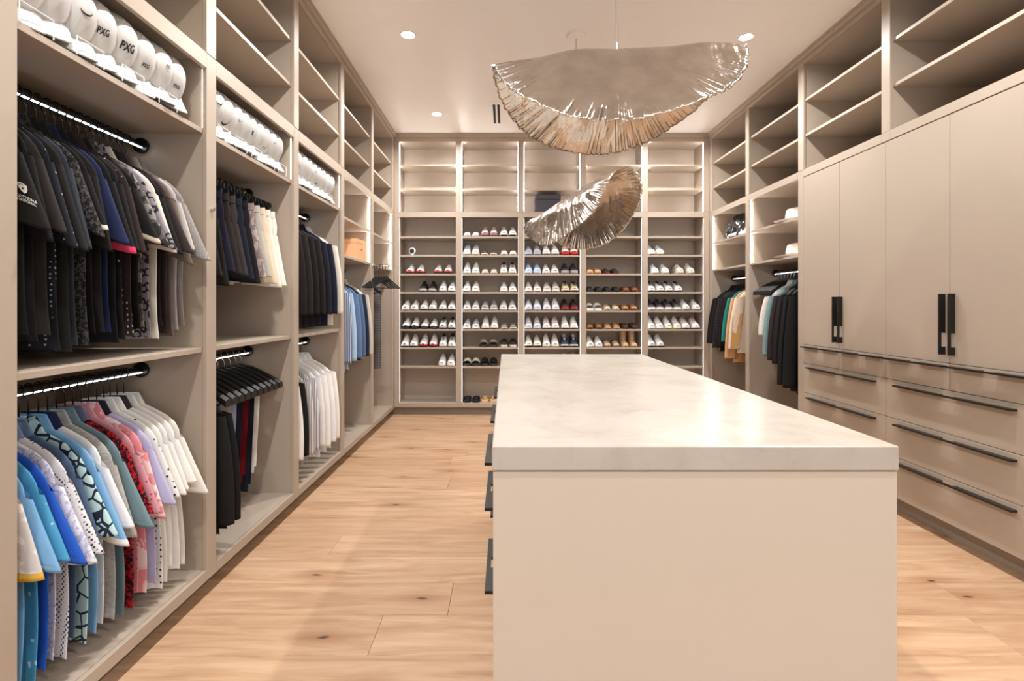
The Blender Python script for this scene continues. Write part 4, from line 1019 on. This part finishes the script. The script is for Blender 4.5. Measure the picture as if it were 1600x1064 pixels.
ROWS = {
 (0, 2): [pr('sneaker', 640.8, 656.6, 'white sneaker with red toe', WHT, RED, (40,30,30)), pr('sneaker', 684.4, 700.2, 'white sneaker with red toe', WHT, RED, (40,30,30))],
 (0, 3): [pr('runner', 661, 675.4, 'black sneaker with grey sole', BLK, (190,186,182), (120,116,112)), pr('runner', 692, 706, 'white and grey sneaker', WHT, WHT, G)],
 (0, 4): [pr('sneaker', 634, 647.6, 'white sneaker', WHT, WHT, LG), pr('sneaker', 662.6, 676, 'white sneaker with black sole', WHT, WHT, BLK), pr('sneaker', 692, 705.5, 'off-white sneaker with tan trim', WHT, WHT, (60,56,52), CR)],
 (0, 5): [pr('runner', 634.8, 648.3, 'white golf shoe with black sole', WHT, BLK, BLK), pr('sneaker', 663.5, 677.4, 'white shoe with dark maroon sole', WHT, (70,48,48), (60,40,40)), pr('runner', 693, 706.7, 'white and black sneaker', WHT, (200,200,200), BLK, BLK)],
 (0, 6): [pr('high', 633, 646.7, 'white sneaker with black sole', WHT, WHT, BLK), pr('high', 662, 677, 'white sneaker with red toe', WHT, RED, (60,30,30)), pr('high', 693, 706, 'white sneaker with a black band', WHT, WHT, G, BLK)],
 (0, 7): [pr('runner', 690.7, 704.6, 'all white running shoe', WHT, WHT, WHT)],
 (1, 0): [pr('loafer', 728.8, 742.6, 'low white sneaker', WHT, WHT), pr('runner', 758, 771.3, 'pale pink and grey sneaker', (206,192,190), (160,130,130), (120,80,84), (226,190,186)), pr('runner', 787.5, 801, 'white sneaker with black toe', (222,220,220), WHT, BLK)],
 (1, 1): [pr('high', 729.6, 743, 'white sneaker with blue tongue', WHT, WHT, CR, (150,166,196)), pr('loafer', 758, 771, 'dark brown and white sneaker', (88,76,70), CR, CR, (60,52,48)), pr('loafer', 788, 801.5, 'cream low sneaker', (228,222,212), WHT)],
 (1, 2): [pr('high', 729.6, 743.3, 'tall white sneaker', (232,230,226), WHT), pr('loafer', 758, 771.6, 'beige low sneaker with brown top', (206,194,176), CR, CR, (90,72,56)), pr('high', 787.5, 800.5, 'white and black high sneaker', WHT, WHT, CR, BLK)],
 (1, 3): [pr('runner', 730.3, 742.6, 'white sneaker', (236,232,226), WHT), pr('sneaker', 787.5, 801, 'white sneaker', (236,234,228), WHT)],
 (1, 4): [pr('sneaker', 729.6, 743, 'grey-white knit sneaker', (206,206,208), WHT), pr('sneaker', 758, 771.6, 'grey knit sneaker', (168,166,166), (214,212,210)), pr('sneaker', 787, 800.5, 'pale grey knit sneaker', (216,216,218), WHT)],
 (1, 5): [pr('sneaker', 728, 742, 'grey knit trainer', (196,196,198), WHT), pr('high', 758.6, 772.6, 'white trainer', (234,232,230), WHT, (150,90,90)), pr('loafer', 788, 802.2, 'brown slipper with bright top', (146,136,126), (222,216,208), CR, (190,110,110))],
 (1, 6): [pr('slide', 755.4, 770.6, 'grey slide', (176,168,162), (60,56,54)), pr('slide', 788, 801.5, 'black strappy slide', BLK, (206,196,184))],
 (1, 7): [pr('slide', 728.6, 742.4, 'cream slide', (228,222,208), (60,58,56)), pr('slide', 757, 771, 'black slide', BLK, (60,58,57))],
 (1, 8): [pr('sandal', 730.6, 742.6, 'black sandal', BLK, BLK), pr('sandal', 758.5, 770, 'tan sandal', (206,168,120), (218,184,138))],
 (2, 0): [pr('loafer', 824, 836, 'peach flat shoe', (224,178,140), CR), pr('runner', 885, 897.5, 'white sneaker with green trim', WHT, (80,120,100), BLK)],
 (2, 1): [pr('runner', 825.6, 839, 'grey sneaker with pale blue sole', (176,174,178), (176,188,206)), pr('runner', 854, 867.3, 'white running shoe', WHT, WHT, G), pr('runner', 883.5, 897, 'white sneaker with red sole', (228,222,218), RED, RED)],
 (2, 2): [pr('runner', 825.4, 838.4, 'light blue running shoe', (186,208,232), (206,220,236)), pr('sneaker', 853.6, 867, 'white sneaker', (232,230,228), WHT), pr('runner', 883.3, 896.8, 'black sneaker with grey sole', (44,42,46), (170,166,170))],
 (2, 3): [pr('sneaker', 825.6, 838.6, 'cream sneaker', (230,226,216), WHT), pr('runner', 855, 868, 'greyish cream sneaker', (198,190,182), (232,228,222)), pr('runner', 884, 897, 'tan and black sneaker', (206,190,160), (226,214,196), BLK, (60,54,50))],
 (2, 4): [pr('runner', 825.2, 839.2, 'white and pale blue running shoe', (222,228,238), (206,218,234)), pr('high', 854.4, 868, 'white and lilac sneaker', (232,230,234), WHT, (190,186,206)), pr('runner', 883.6, 897, 'black and red sneaker', (62,34,38), (190,44,56), BLK, BLK)],
 (2, 5): [pr('high', 825.2, 838.6, 'white and grey golf shoe', (214,214,218), (204,208,218)), pr('high', 854, 867.4, 'white and pink sneaker', (236,228,228), WHT, (70,66,66), (214,176,182)), pr('high', 883.2, 897, 'white sneaker with black sole', (236,234,232), WHT, BLK)],
 (2, 6): [pr('runner', 825.2, 838.6, 'cream shoe with black sole', (230,226,214), WHT, BLK), pr('high', 854, 867.4, 'large white sneaker', WHT, WHT, (214,206,190)), pr('high', 882.6, 897, 'navy and white sneaker', NV, WHT, BLK, (226,224,224))],
 (2, 7): [pr('runner', 884.6, 895.6, 'white sneaker half hidden by the countertop', WHT, WHT)],
 (3, 2): [pr('loafer', 922.4, 932.6, 'peach leather flat', (224,170,130), (206,150,112)), pr('loafer', 945, 959.2, 'black loafer with red trim', (44,34,32), BLK, (150,50,34), (160,60,40))],
 (3, 3): [pr('loafer', 922.4, 935.4, 'black dress shoe', (38,36,37), BLK), pr('loafer', 951, 962.6, 'tall black dress shoe', (36,34,35), BLK), pr('loafer', 978.6, 991.6, 'brown leather loafer', (140,84,52), (96,58,38))],
 (3, 4): [pr('slide', 920.5, 929, 'white slipper', (240,238,234), WHT), pr('loafer', 948.4, 961.4, 'beige suede shoe', (206,184,158), (222,210,194)), pr('loafer', 977.6, 990, 'tan leather loafer', (186,128,86), (130,84,56))],
 (3, 5): [pr('loafer', 921.4, 935.4, 'brown patterned loafer', (146,104,68), (92,64,46)), pr('loafer', 950.6, 963, 'tan suede shoe', (170,128,86), (200,172,138)), pr('loafer', 977, 991.6, 'dark brown loafer', DBR, (60,40,34))],
 (3, 6): [pr('sneaker', 921.4, 934.4, 'plain white sneaker', WHT, WHT), pr('loafer', 949.5, 962.5, 'beige suede loafer', (196,172,144), (160,132,104)), pr('boot', 977.6, 990.2, 'tan suede ankle boot', (206,172,134), (196,158,118))],
 (4, 1): [pr('runner', 1017, 1031, 'white sneaker with beige sole', (234,232,230), WHT, (206,186,160))],
 (4, 2): [pr('runner', 1023, 1039, 'white sneaker with pale blue tongue', (232,234,236), WHT, CR, (206,216,224)), pr('runner', 1062, 1078.7, 'cream sneaker', (230,224,214), CR)],
 (4, 3): [pr('runner', 1017, 1029.4, 'white running shoe with black lacing', (228,226,226), WHT, BLK, BLK), pr('runner', 1043, 1059.4, 'white running shoe with a black opening', (220,218,218), WHT, BLK, BLK)],
 (4, 4): [pr('runner', 1018, 1031, 'black sneaker with white sole', (54,52,54), WHT, WHT, BLK), pr('runner', 1042, 1058.4, 'black and white sneaker', (70,68,70), WHT, WHT, BLK), pr('runner', 1070, 1087.4, 'white and grey sneaker', (226,226,226), WHT, (190,188,186))],
 (4, 5): [pr('high', 1017, 1029.4, 'white sneaker', (236,234,232), WHT), pr('high', 1043, 1057.4, 'white sneaker with neon sole', (234,228,226), WHT, (214,224,110)), pr('high', 1071, 1086.4, 'white sneaker with pink tongue', (236,234,234), WHT, BLK, (220,150,160))],
 (4, 6): [pr('high', 1017, 1029.6, 'white sneaker with black sole', WHT, WHT, BLK)],
 (4, 7): [pr('loafer', 1017.5, 1029, 'black shoe half hidden by the countertop', BLK, BLK)],
}
ROWN = ['top', 'second', 'third', 'fourth', 'fifth', 'sixth', 'seventh', 'eighth', 'bottom']
for (ci, ri), prs in sorted(ROWS.items()):
    lim0, lim1 = BX[ci]+0.085, BX[ci+1]-0.085
    xs = [max(lim0, min(lim1, (uu-PX)*(YB+0.06)/F_PX)) for q in prs for uu in (q[1], q[2])]
    for _ in range(6):
        for a_ in range(len(xs)-1):
            gp = 0.0978-(xs[a_+1]-xs[a_])
            if gp > 0: xs[a_] = max(lim0, xs[a_]-gp/2); xs[a_+1] = min(lim1, xs[a_+1]+gp/2)
        for a_ in range(len(xs)-1, 0, -1):
            gp = 0.0978-(xs[a_]-xs[a_-1])
            if gp > 0: xs[a_-1] = max(lim0, xs[a_-1]-gp)
    for k, (kind, u1, u2, desc, cols, kw) in enumerate(prs):
        for j, uu in enumerate((u1, u2)):
            x = xs[2*k+j]
            rr = random.Random(ci*1000+ri*50+k*5+j)
            lb = '%s %s, %s pair, %s shelf, %s unit' % ('left' if j == 0 else 'right', desc, ORD[k+1], ROWN[ri], nm[ci].replace('second from left', 'second').replace('fourth from left', 'fourth'))
            big = 1.0 if kind in ('loafer', 'slide', 'sandal', 'boot') else 0.98
            shoe(kind, x, BZ[ri]+0.0004, cols, lb, 'shoes on the back wall shelves', R(rr.uniform(-0.8, 0.8)), big)

# small white camera on the left shoe unit
r = empty('security_camera', ((644.3-PX)*(YB+0.08)/F_PX, YB+0.08, BZ[1])); tag(r, 'small round white camera with black face on a shoe shelf', 'camera')
MB().lathe([(0.024, 0.0005), (0.024, 0.006), (0.012, 0.014), (0.010, 0.03)], 20).build('foot', M['white_plastic'], r, True)
mb = MB(); mb.grid([[(a*cos(2*pi*k/24), yy, 0.048+a*sin(2*pi*k/24)) for k in range(24)] for a, yy in ((0.030, -0.022), (0.036, -0.018), (0.038, 0), (0.034, 0.018), (0.02, 0.026))], True, True, True); mb.build('body', M['white_plastic'], r, True)
mb = MB(); mb.grid([[(a*cos(2*pi*k/24), yy, 0.048+a*sin(2*pi*k/24)) for k in range(24)] for a, yy in ((0.026, -0.0222), (0.026, -0.0245), (0.012, -0.0255))], True, True, True); mb.build('face', M['black'], r)

# dark box on an upper shelf behind the lower pendant
r = empty('storage_box', (0.415, YB+0.16, 2.2435)); tag(r, 'dark navy storage box on an upper shelf behind the lower pendant', 'box')
bxm = simple('dark_card', srgb(58, 56, 66), .6)
MB().bbox(-0.085, 0.19, -0.12, 0.12, 0.0005, 0.15, 0.003).build('body', bxm, r); MB().bbox(-0.089, 0.194, -0.124, 0.124, 0.1505, 0.205, 0.003).build('lid', bxm, r)

# orange box in the fourth bay
r = empty('gift_box', (XL-0.135, 4.46, 1.6075)); tag(r, 'orange gift box standing on the fourth bay shelf', 'box')
orm = simple('orange_card', srgb(236, 172, 126), .5); orl = simple('pale_peach_card', srgb(238, 188, 158), .5)
MB().bbox(-0.09, 0.115, -0.115, 0.115, 0.0, 0.135, 0.002).build('body', orm, r); MB().bbox(-0.092, 0.117, -0.117, 0.117, 0.1353, 0.172, 0.002).build('lid', orm, r)
mb = MB()
for q, wd in ((0, .03), (1, .034)):
    y0 = -0.036+q*0.036
    for j in range(5): mb.box(0.1155, 0.1162, y0+j*0.0066, y0+j*0.0066+0.0045, 0.083, 0.091)
mb.build('lettering', simple('print_brown', srgb(150, 86, 54), .6), r)

# hats and bag on the right
def felt_hat(loc, rz, col, band, label, eyelet=False, ribbon=None):
    r = empty('felt_hat', loc, rz); tag(r, label, 'hat', 'felt hats on the right shelves')
    m = fabric('felt_%d' % col[0], col); n = 40
    P = []
    for rad, zz in ((0.175, 0.016), (0.165, 0.006), (0.13, 0.002), (0.10, 0.004), (0.096, 0.02), (0.092, 0.06), (0.085, 0.10), (0.074, 0.118), (0.055, 0.112), (0.03, 0.100), (0.006, 0.098)):
        ring_ = []
        for k in range(n):
            a = 2*pi*k/n; ex = 1.0 if rad < 0.12 else 1.0
            x, y = rad*1.18*cos(a), rad*0.92*sin(a)
            z = zz
            if rad > 0.12: z = zz + 0.020*((rad-0.12)/0.055)*(sin(a)**2) - 0.004*(cos(a)**2)
            if 0.07 < rad < 0.098 and zz > 0.05: y *= 1-0.10*max(0, cos(a))*(zz/0.118)
            if zz > 0.09 and rad < 0.08: z -= 0.012*max(0, 1-abs(y)/0.05)*(1-0.5*abs(x)/0.09)
            ring_.append((x, y, max(0.0006, z)))
        P.append(ring_)
    MB().grid(P, True, False, True).build('crown_and_brim', m, r, True)
    P = [[(rad*1.18*cos(2*pi*k/n), rad*0.92*sin(2*pi*k/n), z) for k in range(n)] for rad, z in ((0.0985, 0.008), (0.0975, 0.026), (0.0955, 0.0265))]
    MB().grid(P, True).build('hat_band', fabric('band_%d' % band[0], band), r, True)
    if eyelet:
        MB().tube([(-0.113, -0.003, 0.03), (-0.117, -0.003, 0.03)], 0.009, 12).build('badge', M['black'], r)
    return r
felt_hat((XR+0.19, 4.26, 1.9005), R(10), (236,222,220), (226,212,210), 'pale pink felt hat on the upper cubby shelf')
felt_hat((XR+0.19, 4.24, 1.6055), R(-6), (226,216,200), (222,212,196), 'cream felt hat with a dark badge on the lower cubby shelf', True)

# crumpled black bag on the far right cubby shelf
r = empty('garment_bag', (XR+0.22, 5.14, 1.9005), 0); tag(r, 'crumpled glossy black plastic bag on the far right cubby shelf', 'bag')
rn = random.Random(5); P = []
for i in range(15):
    u = i/14; z = 0.235*u**0.9; sx = 0.20*(1-0.45*u**2.2); sy = 0.235*(1-0.62*u**1.7); ring_ = []
    for k in range(48):
        a = 2*pi*k/48
        w = 1 + 0.10*sin(7*a+4*u+1)*(0.3+u) + 0.07*sin(13*a-9*u) + 0.05*sin(23*a+14*u)*u
        ring_.append((sx*w*sgnpow(cos(a), .8), sy*w*sgnpow(sin(a), .8)+0.05*u, z+0.012*sin(9*a)*u+0.0006))
    P.append(ring_)
MB().grid(P, True, True, True).build('bag_body', simple('black_plastic_film', srgb(32, 31, 34), .22, 0, .6, .5, 28), r, True)
mb = MB(); P = [[(0.203*s*sgnpow(cos(2*pi*k/32), .8), 0.238*s*sgnpow(sin(2*pi*k/32), .8), z) for k in range(32)] for s, z in ((1.02, 0.002), (1.05, 0.018), (1.0, 0.034))]
mb.grid(P, True); mb.build('clear_liner', simple('clear_plastic', srgb(206, 206, 210), .2), r, True)

# ------------------------------------------------------------------ caps
capw = fabric('white_cap', (203, 202, 200)); capg = fabric('cap_under', (214, 214, 216)); capk = simple('cap_logo_black', srgb(30, 30, 32), .7); capn = simple('cap_logo_navy', srgb(44, 58, 110), .7)
capgr = simple('cap_logo_green', srgb(30, 110, 80), .7); capgy = simple('cap_logo_grey', srgb(150, 150, 152), .6)
def cap_pt(a, v, off=0.0):
    """a: angle round the crown (0 = front, +x), v: 0 rim .. 1 top"""
    rx = (0.098 if cos(a) > 0 else 0.104)+off; ry = 0.078+off; h = 0.118+off
    e = v*pi/2
    k = cos(e)**0.75
    return (rx*cos(a)*k, ry*sin(a)*k, h*sin(e)**1.1)
def cap_meshes():
    P = []; n = 36
    for i in range(11):
        v = i/10.5; P.append([cap_pt(2*pi*k/n, v, -0.0016*(1 if k % 6 == 0 else 0)) for k in range(n)])
    d = {'crown': MB().grid(P, True, False, True).mesh('crown', True)}
    P = []
    for i in range(7):
        q = i/6; row = []
        for k in range(17):
            a = R(-78+156*k/16); b = cap_pt(a, 0.0, 0.0005)
            ext = 0.080*cos(a*0.98)**0.8*q
            row.append((b[0]+ext*(1.0), b[1]*(1+0.05*q), 0.004-0.030*(b[1]/0.078)**2*q-0.004*q))
        P.append(row)
    P2 = [[(x, y, z-0.004) for x, y, z in row] for row in P]
    mb = MB(); mb.grid(P); mb.grid([list(reversed(r)) for r in P2]); mb.grid([P[-1], P2[-1]])
    d['brim'] = mb.mesh('brim', True)
    d['button'] = MB().lathe([(0.006, 0.1165), (0.006, 0.1185), (0.003, 0.1205)], 10).mesh('button', True)
    P = [[(lambda b: (b[0], b[1], b[2]+z))(cap_pt(R(-80+160*k/20), 0.0, 0.001)) for k in range(21)] for z in (0.0, 0.007)]
    d['brim_seam'] = MB().grid(P).mesh('brim_seam', True)
    return d
CM = cap_meshes()
WIRE = MB().tube([(0.115, -0.05, 0.001), (0.115, -0.05, 0.055), (0.115, 0.05, 0.055), (0.115, 0.05, 0.001)], 0.0018, 6).mesh('wire_stand')
pxg = shift(text_polys('PXG', bold=0.03), 0, -0.3, 1.0)
swoosh = [[(-1, .35), (-.75, -.15), (-.3, -.35), (.2, -.12), (1, .4), (.2, .0), (-.3, -.12), (-.6, -.02), (-.78, .18)]]
chev = [[(-.55, .5), (-.2, .5), (0, -.1), (.2, .5), (.55, .5), (.15, -.5), (-.15, -.5)]]
arc = [[(cos(R(t))*1.0, sin(R(t))*0.5+.4) for t in range(200, 341, 20)] + [(cos(R(t))*0.95, sin(R(t))*0.32+.38) for t in range(340, 199, -20)]]
def cap(x, y, z, rz, ry, label, group, logo=None, lm=None, lsc=0.03, lv=0.42, la=0.0):
    o = empty('baseball_cap', (x, y, z), rz, 0, ry); tag(o, label, 'cap', group); o.rotation_mode = 'XYZ'
    for k, me in CM.items(): link(k, me, capw if k != 'brim' else capw, o)
    if logo:
        mb = MB()
        for poly in logo:
            vs = [cap_pt(la+px*lsc/0.088, lv+py*lsc/0.14, 0.0022) for px, py in poly]
            mb.add(vs, [tuple(range(len(vs)))])
        mb.build('logo', lm or capk, o)
    return o
def cap_row(y0, y1, zshelf, logos, where, group, seed):
    n = len(logos)
    for i, (lg, lm, sc, lv) in enumerate(logos):
        rr = random.Random(seed+i)
        y = y0+(y1-y0)*i/(n-1)
        yaw = R(-16+rr.uniform(-9, 9)); tilt = R(47+rr.uniform(-3, 3))
        desc = {id(pxg): 'with black letters', id(swoosh): 'with a small black tick mark', id(chev): 'with a blue chevron', id(arc): 'with a curved line'}.get(id(lg), 'without a mark in view')
        cap(XL-0.128, y, zshelf+0.140+rr.uniform(-.002, .004), yaw, tilt, 'white baseball cap %s, %s along the %s cap shelf' % (desc, ORD[i+1], where), group, lg, lm, sc, lv)
        if i % 2 == 0:
            w = link('cap_stand', WIRE, M['white_plastic']); w.location = (XL-0.13, y-0.02, zshelf); tag(w, '%s white wire cap stand on the %s cap shelf' % (ORD[i//2+1], where), 'stand', 'wire cap stands')
L0 = (None, None, .03, .4)
cap_row(1.39, 2.01, 1.9445, [L0, L0, (arc, capk, .03, .5), (pxg, capk, .024, .42), (pxg, capk, .032, .40), (pxg, capk, .016, .35), (pxg, capk, .014, .55), (pxg, capk, .016, .3)], 'nearest', 'caps on the nearest cap shelf', 800)
cap_row(2.30, 2.89, 1.9445, [(arc, capk, .03, .6), (swoosh, capk, .03, .25), (swoosh, capk, .018, .5), L0, (chev, capn, .018, .4), L0, (swoosh, capk, .016, .25), (swoosh, capk, .014, .55), L0], 'second', 'caps on the second cap shelf', 830)
cap_row(3.17, 3.75, 1.9445, [(arc, capgr, .02, .4), L0, L0, (swoosh, capk, .016, .6), (swoosh, capk, .02, .2), L0, (swoosh, capk, .014, .3), L0], 'third', 'caps on the third cap shelf', 860)
